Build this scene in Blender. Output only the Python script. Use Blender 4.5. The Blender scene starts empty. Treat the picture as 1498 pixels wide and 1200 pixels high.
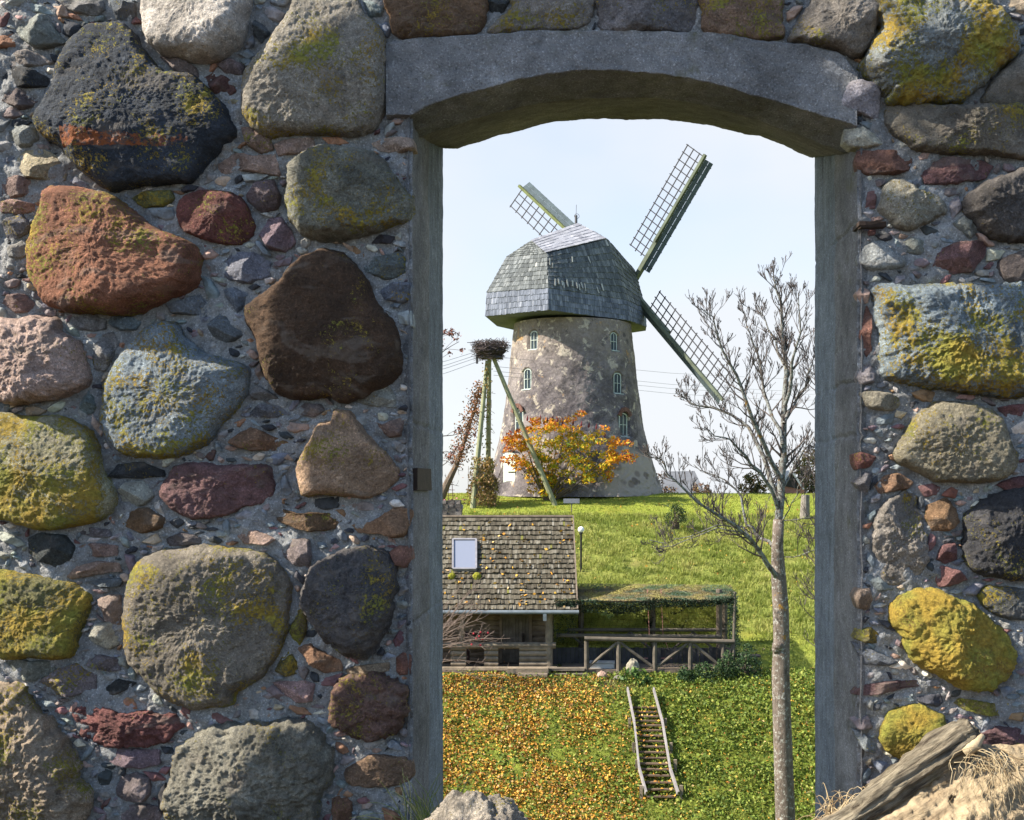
import bpy, bmesh, math, random
import numpy as np
from mathutils import Vector
C = bpy.context.scene.collection
sc = bpy.context.scene
# ---------------------------------------------------------------- camera
F = 1700.0; CX, CY = 878.0, 700.0            # focal length and principal point in photo pixels
cam = bpy.data.cameras.new('camera'); cam_ob = bpy.data.objects.new('camera', cam); C.objects.link(cam_ob)
cam.sensor_fit = 'HORIZONTAL'; cam.sensor_width = 36.0
cam.lens = 36.0*F/1498.0
cam.shift_x = (749-CX)/1498.0; cam.shift_y = (CY-600)/1498.0
cam.clip_start = 0.05; cam.clip_end = 6000
cam_ob.location = (0, 0, 0); cam_ob.rotation_euler = (math.radians(90), 0, 0)
sc.camera = cam_ob
# ---------------------------------------------------------------- light
SUN_EL = math.radians(40); SUN_AZ = math.radians(13)      # sun to the left, a little to the camera's side of the wall
S = Vector((-math.cos(SUN_EL)*math.cos(SUN_AZ), -math.cos(SUN_EL)*math.sin(SUN_AZ), math.sin(SUN_EL)))
sl = bpy.data.lights.new('sun', 'SUN'); sl.energy = 4.6; sl.angle = math.radians(0.5); sl.color = (1.0, 0.90, 0.74)
so = bpy.data.objects.new('sun', sl); C.objects.link(so); so.rotation_euler = (-S).to_track_quat('-Z', 'Y').to_euler(); so.location = (-20, -10, 30)
w = bpy.data.worlds.new('World'); sc.world = w; w.use_nodes = True
nt = w.node_tree; nt.nodes.clear()
def N(t, ty, **kw):
    n = t.nodes.new(ty)
    for k, v in kw.items(): setattr(n, k, v)
    return n
_o = N(nt, 'ShaderNodeOutputWorld'); _b = N(nt, 'ShaderNodeBackground')
_s = N(nt, 'ShaderNodeTexSky', sky_type='NISHITA', sun_disc=False, sun_elevation=SUN_EL, sun_rotation=math.atan2(S.x, S.y), air_density=1.0, dust_density=0.7, ozone_density=1.5)
_tc = N(nt, 'ShaderNodeTexCoord'); _mp = N(nt, 'ShaderNodeMapping'); _mp.inputs['Scale'].default_value = (1.0, 1.0, 2.0); _mp.inputs['Location'].default_value = (0.35, 0.2, 0.1)
_n = N(nt, 'ShaderNodeTexNoise'); _n.inputs['Scale'].default_value = 2.6; _n.inputs['Detail'].default_value = 4; _n.inputs['Roughness'].default_value = 0.45
_r = N(nt, 'ShaderNodeMapRange'); _r.inputs['From Min'].default_value = 0.36; _r.inputs['From Max'].default_value = 0.56; _r.inputs['To Min'].default_value = 0.58; _r.inputs['To Max'].default_value = 0.96
_m = N(nt, 'ShaderNodeMix', data_type='RGBA'); _m.inputs['B'].default_value = (3.55, 3.68, 3.88, 1)
L = nt.links
L.new(_tc.outputs['Generated'], _mp.inputs['Vector']); L.new(_mp.outputs['Vector'], _n.inputs['Vector'])
L.new(_n.outputs['Fac'], _r.inputs['Value']); 
_sp = N(nt, 'ShaderNodeSeparateXYZ'); L.new(_tc.outputs['Generated'], _sp.inputs['Vector'])      # cloud bank over the mill, clear sky behind the camera
_y = N(nt, 'ShaderNodeMapRange'); _y.inputs['From Min'].default_value = -0.15; _y.inputs['From Max'].default_value = 0.55; _y.interpolation_type = 'SMOOTHSTEP'
L.new(_sp.outputs['Y'], _y.inputs['Value']); _k = N(nt, 'ShaderNodeMath', operation='MULTIPLY'); L.new(_r.outputs['Result'], _k.inputs[0]); L.new(_y.outputs['Result'], _k.inputs[1]); L.new(_k.outputs[0], _m.inputs['Factor'])
L.new(_s.outputs['Color'], _m.inputs['A']); L.new(_m.outputs['Result'], _b.inputs['Color']); L.new(_b.outputs['Background'], _o.inputs['Surface'])
_b.inputs['Strength'].default_value = 0.10
sc.view_settings.view_transform = 'Standard'; sc.view_settings.look = 'None'; sc.view_settings.exposure = 1.35; sc.view_settings.gamma = 1.0
sc.render.engine = 'CYCLES'; sc.cycles.max_bounces = 6; sc.cycles.transparent_max_bounces = 12; sc.cycles.use_denoising = True
# ---------------------------------------------------------------- helpers
def P(px, py, Y): return ((px-CX)/F*Y, Y, -(py-CY)/F*Y)
def PV(px, py, Y): return Vector(P(px, py, Y))
_rg = np.random.RandomState(7)
_perm = _rg.permutation(256); _perm = np.concatenate([_perm, _perm])
_grad = _rg.normal(size=(256, 3)); _grad /= np.linalg.norm(_grad, axis=1)[:, None]
def perlin(p):
    p = np.asarray(p, float); i = np.floor(p).astype(int); f = p-i; u = f*f*f*(f*(f*6-15)+10); i &= 255
    out = 0
    for dx in (0, 1):
        wx = u[:, 0] if dx else 1-u[:, 0]
        for dy in (0, 1):
            wy = u[:, 1] if dy else 1-u[:, 1]
            for dz in (0, 1):
                wz = u[:, 2] if dz else 1-u[:, 2]
                h = _perm[_perm[_perm[(i[:, 0]+dx) & 255]+((i[:, 1]+dy) & 255)]+((i[:, 2]+dz) & 255)]
                g = _grad[h]
                out = out+wx*wy*wz*(g[:, 0]*(f[:, 0]-dx)+g[:, 1]*(f[:, 1]-dy)+g[:, 2]*(f[:, 2]-dz))
    return out*1.6
def fbm(p, o=4, g=.5, ridged=False):
    p = np.asarray(p, float); s = 0; a = 1.0; k = 1.0; t = 0
    for j in range(o):
        n = perlin(p*k+j*17.3)
        if ridged: n = 1-2*np.abs(n)
        s = s+n*a; t += a; a *= g; k *= 2.03
    return s/t
def link(name, me, mat=None, parent=None, label=None):
    o = bpy.data.objects.new(name, me); C.objects.link(o)
    if mat is not None:
        for m in (mat if isinstance(mat, (list, tuple)) else [mat]): me.materials.append(m)
    if parent is not None: o.parent = parent
    if label: o['label'] = label
    return o
def meshobj(name, V, F_, mat=None, parent=None, smooth=True, label=None, midx=None, fattr=None):
    """V (n,3); F_ list of index arrays (m,3)/(m,4) or a list of tuples"""
    me = bpy.data.meshes.new(name); V = np.asarray(V, np.float32)
    if isinstance(F_, np.ndarray): F_ = [F_]
    if len(F_) and isinstance(F_[0], np.ndarray):
        loops = np.concatenate([f.ravel() for f in F_]).astype(np.int32)
        tot = np.concatenate([np.full(len(f), f.shape[1], np.int32) for f in F_])
    else:
        loops = np.array([i for f in F_ for i in f], np.int32); tot = np.array([len(f) for f in F_], np.int32)
    start = np.concatenate([[0], np.cumsum(tot)[:-1]]).astype(np.int32)
    me.vertices.add(len(V)); me.vertices.foreach_set('co', V.ravel())
    me.loops.add(len(loops)); me.loops.foreach_set('vertex_index', loops)
    me.polygons.add(len(tot)); me.polygons.foreach_set('loop_start', start); me.polygons.foreach_set('loop_total', tot)
    if midx is not None: me.polygons.foreach_set('material_index', np.asarray(midx, np.int32))
    me.polygons.foreach_set('use_smooth', np.full(len(tot), bool(smooth)))
    if fattr is not None:
        a = me.attributes.new('tint', 'FLOAT', 'FACE'); a.data.foreach_set('value', np.asarray(fattr, np.float32))
    me.update(calc_edges=True); me.validate()
    return link(name, me, mat, parent, label)
class MB:
    """collects boxes, tubes, prisms and loose faces into ONE mesh"""
    def __init__(s): s.v = []; s.f = []; s.t = []; s.m = []
    def add(s, V, F_, tint=None, mi=0):
        b = len(s.v); s.v += [tuple(p) for p in V]
        for f in F_: s.f.append(tuple(b+i for i in f)); s.t.append(random.random() if tint is None else tint); s.m.append(mi)
        return s
    def box(s, c, d, ax=None, tint=None, jit=0):
        c = Vector(c); X, Y, Z = ax if ax else (Vector((1, 0, 0)), Vector((0, 1, 0)), Vector((0, 0, 1)))
        V = []
        for k in range(8):
            a = [(1 if k & (1 << j) else -1)*d[j]/2 for j in range(3)]
            V.append(c+X*a[0]+Y*a[1]+Z*a[2]+Vector([random.uniform(-jit, jit) for _ in range(3)]))
        return s.add(V, [(0, 2, 3, 1), (4, 5, 7, 6), (0, 1, 5, 4), (2, 6, 7, 3), (0, 4, 6, 2), (1, 3, 7, 5)], random.random() if tint is None else tint)
    def beam(s, a, b, w, h, up=(0, 0, 1), tint=None, jit=0):
        a, b = Vector(a), Vector(b); X = (b-a); l = X.length; X.normalize(); Y = Vector(up).cross(X)
        if Y.length < 1e-4: Y = Vector((1, 0, 0)).cross(X)
        Y.normalize(); Z = X.cross(Y)
        return s.box((a+b)/2, (l, w, h), (X, Y, Z), tint, jit)
    def tube(s, pts, rad, n=8, cap=True, tint=None):
        pts = [Vector(p) for p in pts]
        if not isinstance(rad, (list, tuple)): rad = [rad]*len(pts)
        V = []; up = Vector((0, 0, 1)); Y = None
        for k, p in enumerate(pts):
            d = (pts[min(k+1, len(pts)-1)]-pts[max(k-1, 0)]).normalized()
            if Y is None:
                Y = d.cross(up if abs(d.z) < .95 else Vector((1, 0, 0))).normalized()
            else:
                Y = (Y-d*Y.dot(d)).normalized()
            Z = d.cross(Y)
            for j in range(n):
                t = 2*math.pi*j/n; V.append(p+(Y*math.cos(t)+Z*math.sin(t))*rad[k])
        Fs = [(k*n+j, k*n+(j+1) % n, (k+1)*n+(j+1) % n, (k+1)*n+j) for k in range(len(pts)-1) for j in range(n)]
        if cap: Fs += [tuple(range(n))[::-1], tuple((len(pts)-1)*n+j for j in range(n))]
        return s.add(V, Fs, random.random() if tint is None else tint)
    def build(s, name, mat=None, parent=None, smooth=False, label=None):
        return meshobj(name, np.array(s.v), s.f, mat, parent, smooth, label, s.m, s.t)
def tag(o, label, cat=None, group=None, kind=None):
    if label: o['label'] = label
    if cat: o['category'] = cat
    if group: o['group'] = group
    if kind: o['kind'] = kind
    return o
def thing(name, label, cat, loc=(0, 0, 0), group=None):
    o = bpy.data.objects.new(name, None); C.objects.link(o); o.empty_display_size = .2
    tag(o, label, cat, group); o['base'] = 0
    del o['base']
    return o
# ---------------------------------------------------------------- materials
class M:
    """tiny node-tree builder"""
    def __init__(s, name, rough=.85, spec=.3):
        s.m = bpy.data.materials.new(name); s.m.use_nodes = True; s.t = s.m.node_tree; s.b = s.t.nodes['Principled BSDF']
        s.b.inputs['Roughness'].default_value = rough; s.b.inputs['Specular IOR Level'].default_value = spec
        s._c = None
    def n(s, ty, ins=None, **kw):
        n = N(s.t, ty, **kw)
        for k, v in (ins or {}).items():
            if hasattr(v, 'is_linked') or isinstance(v, bpy.types.NodeSocket): s.t.links.new(v, n.inputs[k])
            else: n.inputs[k].default_value = v
        return n
    def obj(s):
        if s._c is None: s._c = s.n('ShaderNodeTexCoord').outputs['Object']
        return s._c
    def noise(s, scale, det=4, rough=.55, dist=0, vec=None):
        return s.n('ShaderNodeTexNoise', {'Vector': vec or s.obj(), 'Scale': scale, 'Detail': det, 'Roughness': rough, 'Distortion': dist}).outputs['Fac']
    def stretch(s, sx, sy, sz): return s.n('ShaderNodeMapping', {'Vector': s.obj(), 'Scale': (sx, sy, sz)}).outputs['Vector']
    def vor(s, scale, out='Distance', vec=None, feature='F1', rnd=1.0):
        return s.n('ShaderNodeTexVoronoi', {'Vector': vec or s.obj(), 'Scale': scale, 'Randomness': rnd}, feature=feature).outputs[out]
    def rng(s, v, a, b, c=0.0, d=1.0): return s.n('ShaderNodeMapRange', {'Value': v, 'From Min': a, 'From Max': b, 'To Min': c, 'To Max': d}).outputs['Result']
    def math(s, op, a, b=0.0): return s.n('ShaderNodeMath', {0: a, 1: b}, operation=op).outputs[0]
    def mix(s, f, a, b, mode='MIX'):
        def c(v): return (*v, 1) if isinstance(v, tuple) and len(v) == 3 else v
        return s.n('ShaderNodeMix', {'Factor': f, 'A': c(a), 'B': c(b)}, data_type='RGBA', blend_type=mode).outputs['Result']
    def ramp(s, v, stops):
        n = s.n('ShaderNodeValToRGB', {'Fac': v}); e = n.color_ramp.elements
        while len(e) < len(stops): e.new(.5)
        for k, (p, c) in enumerate(stops): e[k].position = p; e[k].color = (*c, 1)
        return n.outputs['Color']
    def scale(s, col, f): return s.n('ShaderNodeVectorMath', {0: col, 'Scale': f}, operation='SCALE').outputs['Vector']
    def tint(s): return s.n('ShaderNodeAttribute', attribute_name='tint', attribute_type='GEOMETRY').outputs['Fac']
    def color(s, c): 
        if isinstance(c, tuple): s.b.inputs['Base Color'].default_value = (*c, 1)
        else: s.t.links.new(c, s.b.inputs['Base Color'])
        return s
    def bump(s, h, dist=.01, st=1.0):
        n = s.n('ShaderNodeBump', {'Height': h, 'Distance': dist, 'Strength': st})
        s.t.links.new(n.outputs['Normal'], s.b.inputs['Normal']); return s
def simple(name, col, var=.3, scale=8, rough=.8, bump=.0, tint=0.0, spec=.3):
    m = M(name, rough, spec); f = m.rng(m.noise(scale, 6, .6), .3, .7, 1-var, 1+var)
    c = m.scale(m.n('ShaderNodeRGB').outputs[0], f); m.t.nodes['RGB'].outputs[0].default_value = (*col, 1)
    if tint: c = m.scale(c, m.rng(m.tint(), 0, 1, 1-tint, 1+tint))
    m.color(c)
    if bump: m.bump(m.noise(scale*4, 6, .65), bump)
    return m.m
# ================================================================= STONE WALL
YW = 3.40                                     # front plane of the wall
def stone_material():
    m = M('fieldstone', .82, .35); oi = m.n('ShaderNodeObjectInfo')
    off = m.n('ShaderNodeVectorMath', {0: m.obj(), 1: m.n('ShaderNodeCombineXYZ', {'X': m.math('MULTIPLY', oi.outputs['Random'], 37.0), 'Y': m.math('MULTIPLY', oi.outputs['Random'], 11.0), 'Z': oi.outputs['Random']}).outputs[0]}, operation='ADD').outputs[0]
    big = m.noise(7, 6, .6, .6, off); fine = m.noise(170, 4, .8, 0, off); mid = m.noise(34, 6, .65, .3, off)
    c = m.scale(oi.outputs['Color'], m.rng(big, .3, .7, .70, 1.68))
    c = m.scale(c, m.rng(mid, .3, .7, .68, 1.32))
    c = m.mix(m.rng(fine, .555, .66, 0, .75), c, m.scale(c, 2.3))          # light crystals
    c = m.mix(m.rng(fine, .46, .35, 0, .75), c, m.scale(c, .30))           # dark crystals
    vein = m.noise(5, 3, .5, 1.2, m.n('ShaderNodeMapping', {'Vector': off, 'Rotation': (.4, .7, .2), 'Scale': (1, 1, 2.6)}).outputs[0])
    c = m.mix(m.rng(vein, .56, .66, 0, .35), c, (.30, .26, .22))
    # lichen crust
    ln = m.math('ADD', m.math('MULTIPLY', m.noise(6.5, 4, .6, .4, off), .48), m.math('MULTIPLY', m.noise(120, 4, .8, 0, off), .56))
    lm = m.rng(m.math('ADD', ln, m.math('MULTIPLY', oi.outputs['Alpha'], .42)),   .648, .666)
    lc = m.mix(m.rng(m.noise(11, 3, .5, 0, off), .38, .62), (.31, .305, .055), (.43, .30, .05))
    lc = m.scale(lc, m.rng(m.noise(90, 3, .7, 0, off), .3, .7, .6, 1.35))
    c = m.mix(lm, c, lc)
    m.color(c)
    h = m.math('ADD', m.math('MULTIPLY', mid, 1.4), m.math('ADD', m.math('MULTIPLY', fine, .95), m.math('MULTIPLY', lm, .35)))
    m.bump(h, .014, 1.0)
    return m
MS = stone_material().m
def painted_stone():
    m = stone_material(); m.m.name = 'painted_fieldstone'
    src = m.b.inputs['Base Color'].links[0].from_socket
    p = m.n('ShaderNodeSeparateXYZ', {'Vector': m.obj()})
    x0 = P(85, 0, 3.32)[0]; x1 = P(272, 0, 3.32)[0]; zc = P(0, 205, 3.32)[2]
    t = m.rng(p.outputs['X'], x0, x1)
    up = m.rng(t, 0, .6, .050, .018)
    nz = m.math('MULTIPLY', m.math('SUBTRACT', m.noise(18, 6, .7), .5), .075)
    z = m.math('SUBTRACT', p.outputs['Z'], zc)
    a = m.math('LESS_THAN', m.math('ADD', z, nz), up)
    b = m.math('GREATER_THAN', m.math('ADD', z, m.math('MULTIPLY', nz, .35)), -.012)
    e = m.math('MULTIPLY', m.math('GREATER_THAN', p.outputs['X'], x0), m.math('LESS_THAN', p.outputs['X'], x1))
    g = m.rng(m.math('SUBTRACT', m.noise(60, 6, .75), m.math('MULTIPLY', t, .13)), .36, .50, 0, .85)
    f = m.math('MULTIPLY', m.math('MULTIPLY', m.math('MULTIPLY', a, b), e), g)
    m.color(m.mix(f, src, (.46, .14, .04)))
    return m.m
def concrete(name, col, var=.35, pores=True, streak=0.0, moss=0.0):
    m = M(name, .9, .2)
    big = m.noise(3.2, 6, .62, .4); mid = m.noise(22, 6, .65); fine = m.noise(170, 3, .7)
    c = m.scale(m.n('ShaderNodeRGB').outputs[0], m.rng(big, .3, .7, 1-var, 1+var)); m.t.nodes['RGB'].outputs[0].default_value = (*col, 1)
    c = m.scale(c, m.rng(mid, .3, .7, .75, 1.25))
    c = m.mix(m.rng(fine, .57, .68, 0, .8), c, m.scale(c, 2.3)); c = m.mix(m.rng(fine, .44, .33, 0, .7), c, m.scale(c, .35))
    h = m.math('ADD', mid, m.math('MULTIPLY', fine, .5))
    if streak:
        st = m.noise(9, 4, .6, 0, m.stretch(3.2, 3.2, .18)); c = m.scale(c, m.rng(st, .32, .68, 1-streak, 1+streak))
        h = m.math('ADD', h, m.math('MULTIPLY', st, 1.5))
    if moss: c = m.mix(m.rng(m.noise(6, 6, .7), .62-moss*.2, .75-moss*.2, 0, .7), c, (.10, .10, .035))
    m.color(c); m.bump(h, .010, 1.0)
    return m.m
MMORT = concrete('lime_mortar', (.245, .25, .255), .4)
MCONC = concrete('rough_concrete', (.19, .193, .20), .4, moss=.12)
MBOARD = concrete('board_formed_concrete', (.185, .215, .25), .25, streak=.15)
MSOFF = concrete('stained_soffit_concrete', (.175, .158, .15), .4, streak=.0)

wall = thing('stone_wall', 'rough fieldstone wall with a tall arched doorway framing the windmill', 'stone wall')

def catmull(pts, n, tension=.5):
    p = np.array(pts, float); k = len(p); out = []
    seg = np.linalg.norm(np.roll(p, -1, 0)-p, axis=1); per = seg.sum()
    for i in range(k):
        p0, p1, p2, p3 = p[i-1], p[i], p[(i+1) % k], p[(i+2) % k]
        m1 = (p2-p0)*tension; m2 = (p3-p1)*tension; c = max(3, int(round(n*4*seg[i]/per)))
        for t in np.linspace(0, 1, c, endpoint=False):
            out.append((2*t**3-3*t*t+1)*p1+(t**3-2*t*t+t)*m1+(-2*t**3+3*t*t)*p2+(t**3-t*t)*m2)
    out = np.array(out); q = np.vstack([out, out[:1]]); d = np.concatenate([[0], np.cumsum(np.linalg.norm(np.diff(q, axis=0), axis=1))])
    s = np.linspace(0, d[-1], n, endpoint=False)
    return np.stack([np.interp(s, d, q[:, 0]), np.interp(s, d, q[:, 1])], 1)

def stone_geo(poly, h, ang, seed, res, rough=1.0, Y0=None, Ymap=3.36):
    rs = np.random.RandomState(seed)
    if Y0 is None: Y0 = YW+(.012 if not ang else .006)
    w_ = np.array([((x-CX)/F*Ymap, -(y-CY)/F*Ymap) for x, y in poly])
    per = np.linalg.norm(np.roll(w_, -1, 0)-w_, axis=1).sum(); n = max(20, int(per/res))
    o = catmull(w_, n, .04 if ang else .46)
    nv = np.roll(o, -1, 0)-np.roll(o, 1, 0); nv = np.stack([nv[:, 1], -nv[:, 0]], 1); nv /= np.linalg.norm(nv, axis=1)[:, None]+1e-9
    A = .5*np.sum(o[:, 0]*np.roll(o[:, 1], -1)-np.roll(o[:, 0], -1)*o[:, 1])
    if A < 0: nv = -nv
    cr = o[:, 0]*np.roll(o[:, 1], -1)-np.roll(o[:, 0], -1)*o[:, 1]
    c = np.array([np.sum((o[:, 0]+np.roll(o[:, 0], -1))*cr), np.sum((o[:, 1]+np.roll(o[:, 1], -1))*cr)])/(6*A)
    q = np.stack([o[:, 0], np.zeros(n), o[:, 1]], 1)
    o = o+nv*(fbm(q*28+seed, 3)*.006*rough)[:, None]*min(1, per/.7)
    R = np.sqrt(abs(A)/math.pi); K = max(6, int(R*1.15/res))
    s = np.linspace(1, 0, K+1)[:-1]
    G = c[None, None]+(o-c)[None]*s[:, None, None]                       # K,n,2
    e, pw = (3.4, .50) if not ang else (7.0, .5)
    H = h*np.clip(1-s**e, 0, 1)[:, None]**pw*np.ones((1, n))
    U = (G-c)/R
    np_ = 6 if ang else 6
    for j in range(np_):                                                  # facets: the dome cut by tilted planes
        t = rs.uniform(0, 2*math.pi); tl = rs.uniform(.3, 1.0) if ang else rs.uniform(.15, .6)
        pl = h*(rs.uniform(.55, .95) if ang else rs.uniform(.74, 1.1))-h*tl*(U[..., 0]*math.cos(t)+U[..., 1]*math.sin(t))
        k = .02 if ang else .07
        H = -k*h*np.logaddexp(-H/(k*h), -pl/(k*h))
    H = np.maximum(H, 0)*1.06
    X = np.stack([G[..., 0], Y0-H, G[..., 1]], -1)
    back = [np.stack([c[0]+(o[:, 0]-c[0])*t, np.full(n, Y0+d), c[1]+(o[:, 1]-c[1])*t], -1) for t, d in ((.96, .05), (1.0, .012))]
    X = np.concatenate([np.stack(back), X]); K2 = X.shape[0]
    cen = np.array([c[0], Y0-H[-1].mean(), c[1]])
    du = np.roll(X, -1, 1)-np.roll(X, 1, 1); dv = np.gradient(X, axis=0); nn = np.cross(du, dv)
    nn /= np.linalg.norm(nn, axis=2)[..., None]+1e-9
    if nn[K2//2, :, 1].mean() > 0: nn = -nn
    V = np.concatenate([X.reshape(-1, 3), cen[None]]); NN = np.concatenate([nn.reshape(-1, 3), [[0, -1, 0]]])
    q = V+seed*3.7
    sc_ = min(1, R/.10)
    d = fbm(q*6.5, 2)*.011*sc_+fbm(q*19, 4, .6)*.0085*sc_*rough+fbm(q*60, 3, .75)*.0062*rough*max(.5, sc_)
    if rough > 1.2: d += fbm(q*17, 3, ridged=True)*.010*(rough-1)*sc_
    V = V+NN*d[:, None]
    a = np.arange(K2-1)[:, None]*n+np.arange(n)[None]; b = np.arange(K2-1)[:, None]*n+(np.arange(n)+1)[None] % n
    Q = np.stack([a, b, b+n, a+n], -1).reshape(-1, 4)
    l0 = (K2-1)*n; T = np.stack([l0+np.arange(n), l0+(np.arange(n)+1) % n, np.full(n, len(V)-1)], -1)
    return V, Q, T
def stone(name, poly, col, lich=0.0, h=None, ang=False, rough=1.0, label=None, res=.0042, mat=None):
    global SEED; SEED += 1
    a = np.array(poly, float); w_, hh = np.ptp(a[:, 0])/500, np.ptp(a[:, 1])/500
    if h is None: h = min(.135, .36*min(w_, hh)+.012)*(.75+.5*((SEED*7919) % 97)/97.) if not ang else min(.05, .42*min(w_, hh)+.010)
    V, Q, T = stone_geo(poly, h, ang, SEED, res, rough)
    o = meshobj(name, V, [Q, T], mat or MS, wall, True, label)
    o.color = (*col, lich); POLYS.append(a)
    return o
SEED = 0; POLYS = []
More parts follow.
